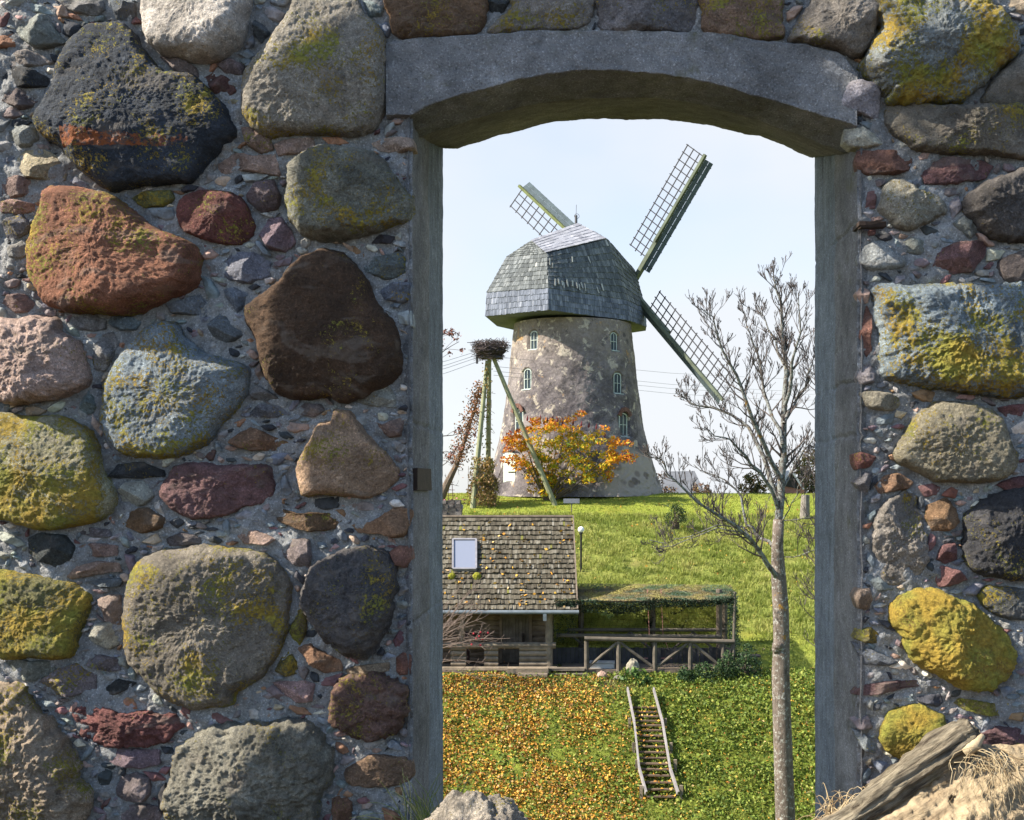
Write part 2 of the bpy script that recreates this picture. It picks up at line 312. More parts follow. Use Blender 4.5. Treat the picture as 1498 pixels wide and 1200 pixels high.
BIG = [
 # (outline in photo pixels, colour, lichen, roughness, label)
 ([(203,-20),(205,40),(215,62),(245,78),(290,87),(320,80),(345,58),(358,30),(365,-20),(355,-50),(280,-70),(215,-50)], (.50,.46,.42), 0, .9, 'pale pinkish grey boulder cut by the top edge'),
 ([(107,43),(127,28),(167,25),(187,37),(213,77),(240,100),(283,110),(320,143),(333,167),(340,190),(317,213),(280,257),(247,263),(200,267),(160,275),(133,267),(100,240),(83,217),(53,193),(40,170),(53,143),(67,120),(80,80)], (.040,.050,.068), .19, .8, 'blue black boulder with a smear of orange paint'),
 ([(63,277),(93,270),(133,273),(167,283),(200,313),(227,333),(267,347),(287,367),(285,395),(277,417),(247,433),(207,450),(167,460),(117,457),(73,450),(53,427),(37,400),(35,367),(42,330),(57,300)], (.26,.115,.070), .20, .9, 'large rust red boulder'),
 ([(250,307),(263,283),(293,275),(333,277),(353,293),(370,323),(363,343),(340,355),(300,350),(263,337)], (.17,.065,.055), .12, .7, 'small smooth maroon boulder'),
 ([(513,-20),(533,13),(557,40),(563,83),(560,140),(547,177),(527,192),(500,195),(460,192),(417,193),(377,192),(353,170),(345,150),(350,107),(373,73),(400,40),(423,7),(440,-30)], (.29,.265,.225), .20, .8, 'big light grey rounded boulder beside the lintel'),
 ([(417,240),(433,223),(467,208),(513,210),(550,220),(567,240),(593,275),(602,290),(600,315),(580,325),(553,335),(513,347),(457,347),(430,330),(417,310),(412,283)], (.20,.20,.165), .2, 1.1, 'speckled grey granite boulder under the lintel end'),
 ([(467,360),(500,365),(523,385),(540,415),(553,447),(577,470),(587,510),(585,535),(570,555),(540,575),(510,588),(490,590),(477,580),(440,583),(405,578),(390,560),(377,530),(367,490),(357,470),(353,450),(365,437),(400,410),(430,380)], (.085,.050,.030), .1, .8, 'largest dark brown boulder'),
 ([(227,467),(253,470),(267,490),(293,510),(320,520),(353,533),(363,547),(357,573),(347,597),(320,620),(300,647),(253,668),(207,670),(167,667),(147,640),(142,617),(143,587),(153,547),(173,510),(200,480)], (.23,.275,.31), .28, .9, 'blue grey boulder with a yellow lichen patch'),
 ([(-20,470),(20,463),(50,460),(73,465),(87,483),(107,500),(120,527),(127,553),(107,573),(73,583),(33,587),(-10,583),(-40,540),(-40,500)], (.42,.31,.27), .08, 1.5, 'coarse pink granite boulder'),
 ([(-20,607),(33,608),(83,607),(110,617),(130,633),(140,663),(147,693),(163,720),(160,747),(140,763),(100,772),(50,775),(0,763),(-30,750),(-40,680)], (.30,.285,.19), .36, .8, 'olive boulder crusted with bright yellow lichen'),
 ([(228,715),(245,685),(283,677),(320,680),(360,677),(390,683),(397,718),(383,737),(353,743),(320,757),(273,760),(247,750),(230,732)], (.17,.095,.095), .08, .9, 'oblong purple maroon boulder'),
 ([(460,620),(480,613),(487,597),(510,600),(533,633),(560,660),(578,687),(573,710),(540,728),(507,725),(467,723),(440,727),(433,710),(430,687),(440,660)], (.34,.23,.155), .22, .8, 'tan pink wedge shaped boulder'),
 ([(200,817),(233,805),(290,798),(340,800),(385,812),(412,835),(422,860),(420,900),(412,940),(395,975),(370,1000),(343,1018),(333,1035),(300,1040),(265,1040),(235,1025),(213,1005),(195,990),(180,965),(173,920),(178,870),(187,835)], (.21,.185,.15), .25, .9, 'largest round grey brown boulder streaked with moss'),
 ([(443,860),(457,827),(487,810),(533,798),(563,810),(577,833),(577,867),(573,900),(560,933),(540,960),(520,963),(497,957),(467,930),(447,900),(438,877)], (.095,.088,.088), .15, 1.6, 'dark grey upright boulder beside the doorway'),
 ([(477,1030),(493,1003),(513,993),(550,990),(583,1000),(597,1020),(595,1040),(587,1060),(567,1077),(533,1085),(507,1073),(483,1060)], (.14,.082,.065), .2, 2.0, 'rough dark red boulder low beside the doorway'),
 ([(497,1137),(513,1120),(540,1107),(573,1110),(597,1117),(602,1137),(593,1150),(567,1157),(533,1160),(507,1153)], (.20,.13,.085), .1, 1.2, None),
 ([(255,1100),(280,1080),(300,1070),(330,1063),(370,1060),(420,1058),(455,1068),(475,1100),(478,1140),(465,1175),(455,1210),(440,1240),(300,1250),(245,1230),(238,1190),(242,1140)], (.20,.19,.155), .14, 1.9, 'broad rough grey boulder at the wall foot'),
 ([(-30,1010),(0,1005),(23,1013),(47,1040),(77,1073),(100,1110),(105,1137),(125,1160),(125,1180),(110,1210),(100,1240),(-40,1250),(-50,1100)], (.34,.27,.20), .22, 2.0, 'craggy tan boulder cut by the bottom left corner'),
 ([(-30,838),(0,835),(43,843),(87,850),(110,863),(123,877),(117,900),(107,927),(103,960),(83,972),(40,967),(-10,965),(-40,900)], (.17,.16,.07), .36, .9, 'dark olive boulder with a lichen covered top'),
 ([(97,1047),(110,1037),(167,1047),(200,1043),(247,1050),(260,1067),(240,1087),(217,1097),(167,1097),(140,1093),(113,1080)], (.17,.07,.065), 0, 1.6, 'jagged dark red stone'),
 ([(565,-20),(565,20),(572,45),(600,54),(650,48),(690,46),(708,35),(710,10),(700,-20)], (.16,.10,.06), .1, .9, 'brown boulder on the lintel end'),
 ([(712,41),(725,25),(745,0),(750,-20),(860,-20),(870,5),(862,28),(830,38),(770,41)], (.23,.21,.19), .14, .9, None),
 ([(875,5),(880,-20),(1010,-20),(1022,15),(1020,38),(960,41),(900,41),(875,33)], (.17,.16,.165), .15, 1.0, None),
 ([(1027,10),(1025,-20),(1140,-20),(1150,20),(1150,48),(1110,55),(1060,48),(1030,38)], (.23,.155,.11), .27, .9, 'brown boulder with an orange lichen spot over the lintel'),
 ([(1170,20),(1185,0),(1200,-20),(1285,-20),(1285,40),(1265,78),(1225,66),(1190,60),(1160,53),(1158,45)], (.24,.215,.19), .12, .9, None),
 ([(1290,-20),(1288,40),(1265,90),(1280,115),(1303,133),(1310,143),(1390,147),(1420,140),(1450,110),(1490,75),(1493,50),(1480,30),(1450,0),(1440,-20)], (.24,.265,.27), .32, 1.5, 'large blue grey boulder thick with golden lichen in the top corner'),
 ([(1452,118),(1485,82),(1520,60),(1530,146),(1480,150),(1442,145)], (.20,.185,.16), .05, .8, None),
 ([(1300,155),(1310,146),(1370,149),(1440,151),(1520,152),(1530,225),(1440,222),(1390,220),(1345,212),(1320,195),(1303,175)], (.155,.14,.115), .12, .8, 'long dark grey boulder under the golden lichen one'),
 ([(1415,290),(1440,265),(1480,248),(1520,240),(1530,345),(1490,350),(1460,343),(1435,325),(1420,310)], (.105,.095,.09), .1, 1.0, None),
 ([(1283,430),(1287,418),(1330,415),(1400,413),(1470,415),(1530,417),(1530,570),(1490,577),(1420,575),(1380,567),(1340,560),(1300,552),(1292,535),(1287,480)], (.21,.255,.285), .31, 1.5, 'squared blue grey block mottled with golden lichen'),
 ([(1313,660),(1327,633),(1340,610),(1367,590),(1393,583),(1423,587),(1457,600),(1477,620),(1487,647),(1495,670),(1480,700),(1450,705),(1413,707),(1373,707),(1347,690),(1320,677)], (.24,.215,.155), .22, .9, 'rounded grey brown boulder under the squared block'),
 ([(1280,800),(1283,760),(1300,735),(1330,717),(1347,727),(1353,753),(1362,785),(1363,820),(1350,850),(1300,856),(1295,825)], (.25,.225,.20), .05, 1.3, 'upright grey stone beside the right jamb'),
 ([(1420,755),(1440,735),(1475,720),(1530,715),(1530,840),(1490,853),(1440,843),(1418,820)], (.045,.045,.05), .16, 1.2, 'black boulder cut by the right edge'),
 ([(1307,890),(1320,873),(1347,863),(1377,863),(1407,877),(1433,890),(1460,913),(1477,933),(1490,967),(1480,990),(1453,1010),(1413,1007),(1393,1000),(1360,983),(1337,960),(1323,930),(1310,910)], (.27,.165,.04), .52, 1.5, 'boulder wholly covered in golden yellow lichen'),
 ([(1293,1087),(1300,1053),(1317,1040),(1347,1033),(1373,1043),(1390,1053),(1390,1077),(1373,1107),(1347,1118),(1313,1110)], (.20,.19,.04), .46, 1.0, 'round boulder covered in green yellow lichen above the log'),
 ([(1438,870),(1450,858),(1490,860),(1530,870),(1530,912),(1490,910),(1460,900),(1443,885)], (.11,.115,.115), .25, 1.1, None),
 ([(1290,300),(1300,265),(1320,260),(1350,275),(1375,280),(1393,303),(1380,315),(1350,328),(1325,332),(1300,315)], (.30,.285,.235), .15, 1.5, None),
 ([(1260,370),(1268,355),(1295,347),(1315,365),(1332,380),(1315,390),(1280,390),(1263,383)], (.26,.275,.28), 0, 1.0, None),
 ([(1263,572),(1290,570),(1318,578),(1325,590),(1310,600),(1280,597),(1268,588)], (.23,.21,.165), .15, 1.0, None),
 ([(1230,147),(1240,117),(1257,110),(1287,117),(1293,130),(1292,160),(1287,170),(1267,163),(1243,158)], (.36,.34,.38), 0, .9, 'lilac grey stone at the right end of the lintel'),
 ([(1467,382),(1485,367),(1520,360),(1530,405),(1490,412),(1470,402)], (.12,.10,.095), .05, 1.0, None),
]
K_ = dict(g=(.24,.24,.235), b=(.16,.18,.20), k=(.045,.048,.055), p=(.29,.20,.17), m=(.14,.075,.075), u=(.17,.14,.145), t=(.33,.26,.19), n=(.24,.14,.085), o=(.20,.18,.08), w=(.46,.42,.37), r=(.24,.11,.09))
SMALL = '''g-10,965 40,970 65,972 72,985 45,1000 20,1000|u37,1007 73,982 100,975 130,990 130,1010 103,1022 60,1023|k130,1020 163,997 190,1003 180,1013 155,1022|u107,965 130,960 163,967 167,985 150,988 120,980|w123,933 130,915 150,912 165,920 165,945 150,955 130,947|p133,880 150,872 165,873 170,900 165,917 143,913|p87,845 100,830 130,823 165,825 167,838 130,843 93,850|p105,800 130,795 163,800 163,815 133,817 110,812|b113,853 147,848 172,848 165,862 135,862|k30,790 50,780 85,783 102,800 95,825 80,835 45,825 30,810|u172,812 187,815 190,840 180,845|u143,1100 170,1098 225,1103 225,1125 200,1130 160,1125 143,1118|u160,1160 168,1142 190,1137 210,1145 213,1165 205,1180 175,1178 162,1172|u168,1190 190,1182 228,1187 228,1215 170,1215|k132,1140 145,1130 155,1137 150,1155 135,1155|k220,1170 233,1150 242,1165 240,1190 225,1195|m200,1135 220,1137 235,1147 215,1150|o418,920 430,895 435,880 443,905 443,925 433,948 420,935|n430,950 448,943 470,957 493,970 495,985 470,990 450,975|o395,985 405,965 418,955 430,975 428,990 410,995|u430,975 437,972 447,985 440,1000 432,993|p393,1003 420,1000 440,1000 455,1005 452,1030 430,1033 410,1020|t500,985 520,977 565,973 565,985 535,990 507,993|r575,965 585,957 598,962 597,990 580,993 575,985|m570,940 580,925 587,928 585,950 577,957|r565,810 580,800 598,800 600,820 590,833 575,830|u402,795 420,787 447,790 453,815 447,835 425,830 408,815|n480,1175 500,1170 510,1180 508,1210 482,1210|n327,647 343,633 360,622 390,635 415,645 420,653 405,660 360,660 343,655|p398,618 420,617 455,620 445,628 425,633 408,627|u428,595 440,588 465,590 470,600 455,610 435,607|b358,603 373,588 400,592 420,605 405,610 365,610|g357,568 370,562 390,572 403,582 380,585 360,582|p365,540 372,530 380,550 372,555|p537,615 555,620 580,610 587,612 583,637 567,640 550,635|g515,587 530,573 565,563 577,580 575,595 540,593|g507,610 520,603 533,608 530,622 515,620|b403,705 410,695 422,720 415,727 405,725|k455,730 490,727 490,743 470,747 455,742|u503,740 520,733 540,737 543,747 510,748|n387,747 400,742 430,750 475,750 495,762 485,775 450,780 425,775 400,762|p340,785 360,773 385,782 400,790 385,800 350,797|n507,768 540,762 560,750 577,742 598,747 600,755 590,785 575,788 550,782 520,782|b553,423 570,410 597,410 597,435 580,440 560,435|g577,455 597,450 600,475 580,470|g127,520 140,487 155,483 163,497 155,520 142,540 130,537|g93,470 97,460 130,458 145,465 143,478 127,482 105,478|b148,470 152,457 180,460 198,468 188,480 165,482|b105,603 118,560 128,580 133,595 123,605|k147,697 163,680 200,675 230,688 232,697 200,700 160,700|g163,717 173,705 200,703 215,715 220,725 205,740 180,745 168,735|n167,765 187,745 207,743 233,758 230,773 200,782 175,773|b233,443 253,437 283,427 300,447 293,460 267,458 243,455|b287,400 300,405 313,425 310,440 297,435|b320,420 335,415 357,425 350,445 340,455 325,435|b297,475 310,460 320,450 333,473 357,480 340,495 320,500 303,490|g97,780 120,772 150,775 153,787 130,788|u235,790 255,780 285,785 287,797 265,800 240,800|p-10,440 0,428 25,427 47,447 40,453 10,455|g13,37 27,20 57,13 73,37 87,53 70,60 43,63 20,47|k80,40 85,20 108,27 110,40 95,47|w-10,75 30,65 67,82 60,85 40,90 5,90|k-10,95 10,87 40,95 73,113 60,120 25,122 -10,118|u-10,140 0,120 20,122 45,140 35,150 15,153|u-10,150 10,148 25,160 10,167 -10,165|g0,185 15,173 40,180 47,197 35,207 18,210 5,195|t12,225 25,213 50,212 75,223 87,240 85,258 60,260 30,257 15,243|p-10,262 0,253 25,252 50,265 47,275 20,283 -10,285|p-10,290 10,287 40,293 40,303 20,308 -10,305|b-10,320 20,307 35,325 25,340 0,348|g0,360 25,345 33,365 20,375 0,373|b90,260 100,252 120,265 108,270|g70,-10 140,-10 143,5 130,15 100,10|b150,-10 190,-5 190,15 178,23 160,20|u223,75 240,72 280,90 283,105 270,110 247,95|u307,85 330,77 348,87 347,100 325,100|m290,107 305,98 325,105 338,125 330,132 305,130|b340,70 355,63 365,73 355,80|b365,20 383,25 390,40 375,55 363,40|o183,285 200,275 240,273 248,285 230,297 200,298|b207,300 245,298 248,312 235,318 215,310|p345,180 360,178 390,195 393,213 375,220 355,205|t312,235 340,217 365,222 397,218 403,250 380,248 340,243 318,250|p393,205 410,197 453,195 455,213 435,220 400,222|n465,195 490,193 505,202 480,208|g345,250 370,247 387,250 370,260 350,260|u353,283 370,263 393,258 403,280 400,300 378,307 360,295|u372,340 385,315 405,313 418,330 427,350 410,365 385,360|b310,390 330,365 365,363 390,380 387,400 360,413 330,408|u393,380 415,373 422,371 418,383 400,387|t538,203 560,195 600,195 605,212 580,218 550,215|b545,25 560,22 568,35 563,47 550,40|b525,-10 560,-5 555,15 535,20|g375,0 390,0 410,10 405,25 385,18|b520,375 540,372 580,365 590,375 590,395 560,405 530,395|p1152,10 1165,0 1180,0 1165,20 1155,22|k705,-10 745,-10 735,10 720,15|w1238,200 1240,182 1265,180 1300,195 1303,205 1280,210 1250,210|r1255,225 1260,215 1300,213 1335,213 1343,228 1338,245 1310,250 1268,250 1258,240|g1315,205 1322,198 1337,208 1335,215 1320,213|m1350,240 1360,228 1400,225 1450,230 1463,237 1450,255 1400,265 1360,265|u1375,278 1390,270 1412,267 1413,278 1395,282|u1395,290 1410,280 1415,300 1400,318|g1400,322 1415,310 1430,318 1437,330 1428,345 1412,335|g1327,350 1340,343 1360,347 1363,360 1350,370 1332,365|m1367,390 1378,362 1400,350 1453,347 1450,370 1430,395 1405,398|w1453,360 1480,362 1470,375 1452,378|m1270,300 1275,275 1287,273 1287,300|n1360,760 1363,740 1390,730 1405,745 1413,765 1395,778 1370,777|n1285,710 1300,695 1320,692 1345,705 1335,715 1310,720 1293,723|m1350,712 1370,707 1383,713 1378,725 1360,727|r1385,725 1398,713 1408,717 1405,730|g1253,705 1270,690 1282,693 1275,722 1268,725|r1252,665 1265,660 1288,668 1278,683 1258,688|n1333,573 1355,567 1375,572 1370,588 1355,585|g1258,550 1265,533 1275,527 1287,545 1283,558 1265,562|r1262,490 1265,465 1273,443 1282,460 1278,490 1280,515 1272,522 1266,500|p1257,425 1265,415 1280,422 1275,440 1265,442|m1467,595 1490,590 1520,588 1520,607 1480,610|m1462,710 1490,698 1530,695 1530,720 1480,718|b1283,615 1300,605 1315,605 1310,620 1290,622|m1375,850 1383,828 1410,835 1423,850 1400,860 1380,862|m1375,820 1385,800 1405,795 1408,820 1390,827|p1253,875 1260,863 1278,863 1282,880 1275,895 1260,893|o1253,937 1260,925 1280,920 1297,937 1298,945 1270,943|b1252,943 1270,950 1300,962 1320,973 1300,977 1270,975|o1402,1033 1412,1025 1450,1030 1485,1033 1485,1053 1450,1052 1420,1045|m1252,1020 1270,1005 1310,1000 1350,1000 1360,1008 1320,1012 1280,1022|u1252,1060 1275,1052 1282,1070 1262,1073|b1252,1072 1270,1080 1290,1095 1285,1108 1265,1100|m1430,1080 1470,1068 1530,1070 1530,1110 1440,1100'''
MSP = painted_stone()
for k, (pl, col, li, ro, lab) in enumerate(BIG):
    stone('boulder', pl, col, li, rough=ro, label=lab, mat=MSP if k == 1 else None, ang=(k in (19, 31)))
_rr = random.Random(5); chips = []
_sm = []
for s_ in SMALL.split('|'):
    pl = [tuple(float(q) for q in t.split(',')) for t in s_[1:].split()]
    a_ = np.array(pl); ar = .5*abs(np.sum(a_[:, 0]*np.roll(a_[:, 1], -1)-np.roll(a_[:, 0], -1)*a_[:, 1])); _sm.append((ar, s_[0], pl))
_sm.sort(key=lambda t: -t[0])
def chipcol(k, rr): b = K_[k]; j = rr.uniform(.75, 1.25); return tuple(min(.9, max(.01, c*j*rr.uniform(.93, 1.07))) for c in b)
for ar, k, pl in _sm[:96]:
    stone('rubble_stone', pl, chipcol(k, _rr), .30 if k == 'o' else _rr.uniform(0, .12), ang=True, rough=1.1, res=.0045)
for ar, k, pl in _sm[96:]: chips.append((pl, k))
# gap filling chips: random small angular stones wherever the mortar is still bare
def inside(pt, poly):
    x, y = pt; r = False; j = len(poly)-1
    for i in range(len(poly)):
        if (poly[i][1] > y) != (poly[j][1] > y) and x < (poly[j][0]-poly[i][0])*(y-poly[i][1])/(poly[j][1]-poly[i][1])+poly[i][0]: r = not r
        j = i
    return r
OPEN_POLY = [(598, 1300), (598, 215), (600, 165), (562, 160), (560, 40), (1150, 40), (1265, 90), (1240, 200), (1262, 215), (1262, 1300)]
occ = [np.array(p) for p in POLYS]+[np.array(c[0]) for c in chips]
bbs = [(p[:, 0].min(), p[:, 1].min(), p[:, 0].max(), p[:, 1].max()) for p in occ]
rr = random.Random(11); tries = 0; made = 0; OUTER = []
while tries < 60000 and made < 900:
    tries += 1
    x, y = rr.uniform(-10, 1505), rr.uniform(-10, 1205)
    if inside((x, y), OPEN_POLY): continue
    r = rr.choice((10, 13, 17, 22) if tries < 22000 else (5, 7, 9, 11))*rr.uniform(.8, 1.2); asp = rr.uniform(.26, .68); th = rr.gauss(0, .55); n = rr.randint(4, 6)
    pl = []
    for j in range(n):
        t = 2*math.pi*(j+rr.uniform(-.36, .36))/n; rx, rz = r*math.cos(t)*rr.uniform(.8, 1.1), r*asp*math.sin(t)*rr.uniform(.8, 1.1)
        pl.append((x+rx*math.cos(th)-rz*math.sin(th), y+rx*math.sin(th)+rz*math.cos(th)))
    if any(inside(q, OPEN_POLY) for q in pl): continue
    ok = True
    for q in pl+[(x, y)]:
        for p, b in zip(occ, bbs):
            if b[0]-2 < q[0] < b[2]+2 and b[1]-2 < q[1] < b[3]+2 and inside(q, p): ok = False; break
        if not ok: break
    if not ok: continue
    a = np.array(pl); occ.append(a); bbs.append((a[:, 0].min(), a[:, 1].min(), a[:, 0].max(), a[:, 1].max())); made += 1
    chips.append((pl, rr.choice('gggbbbbukkmpntwgu')))
# the wall goes on beyond both edges of the picture
ro = random.Random(23)
for x_0 in (-560, 1570):
    for gy in range(8):
        for gx in range(3):
            cx_, cy_ = x_0+85+gx*165+(gy % 2)*50-25+ro.uniform(-22, 22), -40+gy*178+ro.uniform(-25, 25); ra_, rb_ = ro.uniform(58, 82), ro.uniform(52, 80); n = 11
            pl = [(cx_+ra_*math.cos(6.283*j/n)*ro.uniform(.86, 1.1), cy_+rb_*math.sin(6.283*j/n)*ro.uniform(.86, 1.1)) for j in range(n)]
            OUTER.append((pl, ro.choice('ggbknmto')))
    for _ in range(330):
        x, y, r = x_0+ro.uniform(0, 490), ro.uniform(-50, 1250), ro.uniform(7, 22)
        if any(inside((x, y), q[0]) for q in OUTER): continue
        chips.append(([(x+r*math.cos(6.283*(j+ro.uniform(-.3, .3))/6), y+r*ro.uniform(.3, .6)*math.sin(6.283*j/6)) for j in range(6)], ro.choice('ggbbkumpnt')))
Vs, Qs, Ts, cols, nb = [], [], [], [], 0
for pl, k in OUTER:
    SEED += 1; a = np.array(pl); V, Q, T = stone_geo(pl, ro.uniform(.05, .1), False, SEED, .009, 1.0)
    Vs.append(V); Qs.append(Q+nb); Ts.append(T+nb); nb += len(V); cols.append((len(V), chipcol(k, ro)))
for pl, k in chips:
    SEED += 1; a = np.array(pl); h = .34*min(np.ptp(a[:, 0]), np.ptp(a[:, 1]))/500+.004
    V, Q, T = stone_geo(pl, h, True, SEED, .006, 1.0)
    Vs.append(V); Qs.append(Q+nb); Ts.append(T+nb); nb += len(V); cols.append((len(V), chipcol(k, rr)))
def chip_material():
    m = M('stone_chips', .85, .3); a = m.n('ShaderNodeAttribute', attribute_name='chip').outputs['Color']
    c = m.scale(a, m.rng(m.noise(30, 6, .65), .3, .7, .7, 1.75)); fine = m.noise(150, 4, .7)
    c = m.mix(m.rng(fine, .6, .72, 0, .5), c, m.scale(c, 2.0)); m.color(c); m.bump(m.math('ADD', m.noise(40, 5, .6), m.math('MULTIPLY', fine, .4)), .008); return m.m
co = meshobj('chip_fill', np.concatenate(Vs), [np.concatenate(Qs), np.concatenate(Ts)], chip_material(), wall, True); co['kind'] = 'stuff'
at = co.data.color_attributes.new('chip', 'FLOAT_COLOR', 'POINT')
at.data.foreach_set('color', np.concatenate([np.tile(np.array([*c, 1.0]), (n, 1)) for n, c in cols]).astype(np.float32).ravel())
# ---------------------------------------------------------------- mortar face
XL, XR = P(603, 0, YW)[0], P(1255, 0, YW)[0]
def xgrid(a, b, r): return np.linspace(a, b, max(2, int(round((b-a)/r))+1))
A_C = [(540,166),(603,164),(640,150),(691,133),(755,115),(856,103),(900,103),(970,108),(1033,120),(1127,144),(1226,176),(1255,186),(1300,190)]
B_C = [(540,215),(600,205),(643,190),(720,166),(782,152),(859,144),(960,143),(1020,152),(1108,174),(1188,206),(1240,225),(1300,230)]
C_C = [(560,222),(643,215),(669,218),(731,198),(806,179),(880,172),(969,174),(1033,183),(1114,200),(1186,230),(1240,235),(1300,240)]
T_C = [(540,62),(567,60),(640,52),(780,44),(920,43),(1040,47),(1080,55),(1180,65),(1230,79),(1248,100),(1262,120)]
def curve_z(cv, X, Y):
    px = CX+X*F/Y; c = np.array(cv, float); return -(np.interp(px, c[:, 0], c[:, 1])-CY)/F*Y
ZSP = P(0, 175, YW)[2]
def mortar(x0, x1, z0, z1, drop, r=.0065):
    xs, zs = xgrid(x0, x1, r), xgrid(z0, z1, r)
    X, Z = np.meshgrid(xs, zs); p = np.stack([X.ravel(), np.zeros(X.size), Z.ravel()], 1)
    d = fbm(p*5, 2)*.016+fbm(p*19, 3)*.015+fbm(p*60, 3, .65)*.010
    # worn back near the opening's corner, rough lip
    V = p.copy(); V[:, 1] = YW-d+.009
    W_, Hn = len(xs), len(zs)
    i = (np.arange(Hn-1)[:, None]*W_+np.arange(W_-1)[None]).ravel(); Q = np.stack([i, i+1, i+W_+1, i+W_], 1)
    if drop is not None:
        q = V[Q].mean(1); Q = Q[~drop(q)]
    return V, Q
Xa, Xb = P(-70, 0, YW)[0], P(1565, 0, YW)[0]; Za, Zb = -1.35, P(0, -60, YW)[2]
parts = [mortar(P(-620, 0, YW)[0], Xa, Za, Zb, None, .011), mortar(Xb, P(2110, 0, YW)[0], Za, Zb, None, .011), mortar(Xa, XL, Za, Zb, None), mortar(XR, Xb, Za, Zb, None), mortar(XL, XR, ZSP, Zb, lambda q: q[:, 2] < curve_z(T_C, q[:, 0], YW)-.03)]
Vm, Qm, nb = [], [], 0
for V, Q in parts: Vm.append(V); Qm.append(Q+nb); nb += len(V)
meshobj('mortar', np.concatenate(Vm), np.concatenate(Qm), MMORT, wall, True)
# ---------------------------------------------------------------- wall body behind the face
YB = 4.11
b_ = MB()
b_.box(((-9+XL-.03)/2, (YW+.03+YB)/2, (-1.6+1.75)/2), (XL-.03+9, YB-YW-.03, 3.35))
b_.box(((9+XR+.03)/2, (YW+.03+YB)/2, (-1.6+1.75)/2), (9-XR-.03, YB-YW-.03, 3.35))
b_.box(((XL+XR)/2, (YW+.09+YB-.01)/2, 1.53), (XR-XL+.06, YB-YW-.10, .44))
b_.build('wall_core', MMORT, wall)
# ---------------------------------------------------------------- concrete lintel
def lintel():
    xs = xgrid(P(566, 0, YW)[0], P(1252, 0, YW)[0], .007); cols_ = []; mi = []
    yF, yB1, yC = YW-.018, 3.53, YB
    zt = curve_z(T_C, xs, yF); za = curve_z(A_C, xs, yF); zb = curve_z(B_C, xs, yB1); zc = curve_z(C_C, xs, yC)
    rows = []
    rows.append((np.full_like(xs, yF+.5), zt+.0)); rows.append((np.full_like(xs, yF+.006), zt))
    for t in np.linspace(.02, 1, 46): rows.append((np.full_like(xs, yF), zt+(za-zt)*t))
    n1 = len(rows)
    for t in np.linspace(.03, 1, 34): rows.append((yF+(yB1-yF)*t+0*xs, za+(zb-za)*t))
    n2 = len(rows)
    for t in np.linspace(.02, 1, 36): rows.append((yB1+(yC-yB1)*t+0*xs, zb+(zc-zb)*t))
    rows.append((np.full_like(xs, yC), zc+.8))
    V = np.stack([np.stack([xs, y, z], 1) for y, z in rows]); R_, W_ = V.shape[:2]; V = V.reshape(-1, 3)
    d = fbm(V*4, 2)*.008+fbm(V*22, 3)*.0045+fbm(V*75, 2)*.0022
    k = np.arange(R_).repeat(W_)
    V[k < n1, 1] -= d[k < n1]; V[:, 2] += d*.9
    i = (np.arange(R_-1)[:, None]*W_+np.arange(W_-1)[None]); Q = np.stack([i, i+1, i+W_+1, i+W_], -1).reshape(-1, 4)
    mi = np.repeat(np.where(np.arange(R_-1) < n2-1, 0, 1), W_-1)
    # closed ends
    nV = len(V); lf = np.arange(R_)*W_; rt = lf+W_-1
    return meshobj('lintel', V, [Q, np.array([lf[:48][::-1]]), np.array([rt[:48]])], [MCONC, MSOFF], wall, True, None, np.concatenate([mi, [0, 0]]))
lintel()
# ---------------------------------------------------------------- door jambs
def jamb(side):
    X0 = XL if side < 0 else XR; ztop = 1.2
    prof = [(-.04, YW+.02), (-.014, YW+.004)]
    for t in np.linspace(0, 1, 52): prof.append((-.01*(1-t)**6, YW-.002+t*(3.735-YW+.002)))
    n1 = len(prof)
    for t in np.linspace(.06, 1, 50): prof.append((-.006*min(1, t*6), 3.735+t*(YB-3.735)))
    zs = xgrid(-1.5, ztop, .006)
    V = np.array([[(X0-side*o, y, z) for o, y in prof] for z in zs]).reshape(-1, 3); W_ = len(prof)
    d = fbm(V*5, 2)*.006+fbm(V*26, 3)*.0035; d2 = fbm(V*np.array([60, 60, 4]), 2)*.0025
    k = np.tile(np.arange(W_), len(zs)); V[:, 0] -= side*np.where(k < n1, d, d*.5+d2)
    for zj in (P(0, 622, 3.55)[2], P(0, 905, 3.55)[2]) if side < 0 else (P(0, 336, 3.55)[2], P(0, 560, 3.55)[2], P(0, 640, 3.55)[2]):      # casting joints
        g = np.exp(-((V[:, 2]-zj-fbm(V*9, 2)*.012)/.0055)**2); V[:, 0] += side*.008*g*np.where(k < n1+6, 1, .4)
    i = (np.arange(len(zs)-1)[:, None]*W_+np.arange(W_-1)[None]); Q = np.stack([i, i+W_, i+W_+1, i+1], -1).reshape(-1, 4)
    mi = np.tile(np.where(np.arange(W_-1) < n1-1, 0, 1), len(zs)-1)
    o = meshobj('door_jamb', V, Q, [MCONC, MBOARD], wall, True, 'left concrete door jamb' if side < 0 else 'right concrete door jamb', mi)
    return o
jamb(-1); jamb(1)
MIRON = simple('rusty_iron', (.035, .022, .016), .5, 30, .75, .002)
h_ = MB(); h_.box((XL-.006, 3.575, -.003), (.035, .26, .066), jit=.004); h_.build('hinge_pocket_shade', MIRON, wall)  # solid dark block stands in for the shade inside the hinge recess
h_ = MB(); h_.box((XR+.035, 3.372, P(0, 333, YW)[2]), (.075, .03, .012), jit=.003); h_.box((XR+.004, 3.40, P(0, 333, YW)[2]+.003), (.02, .09, .012)); h_.build('iron_bracket', MIRON, wall)
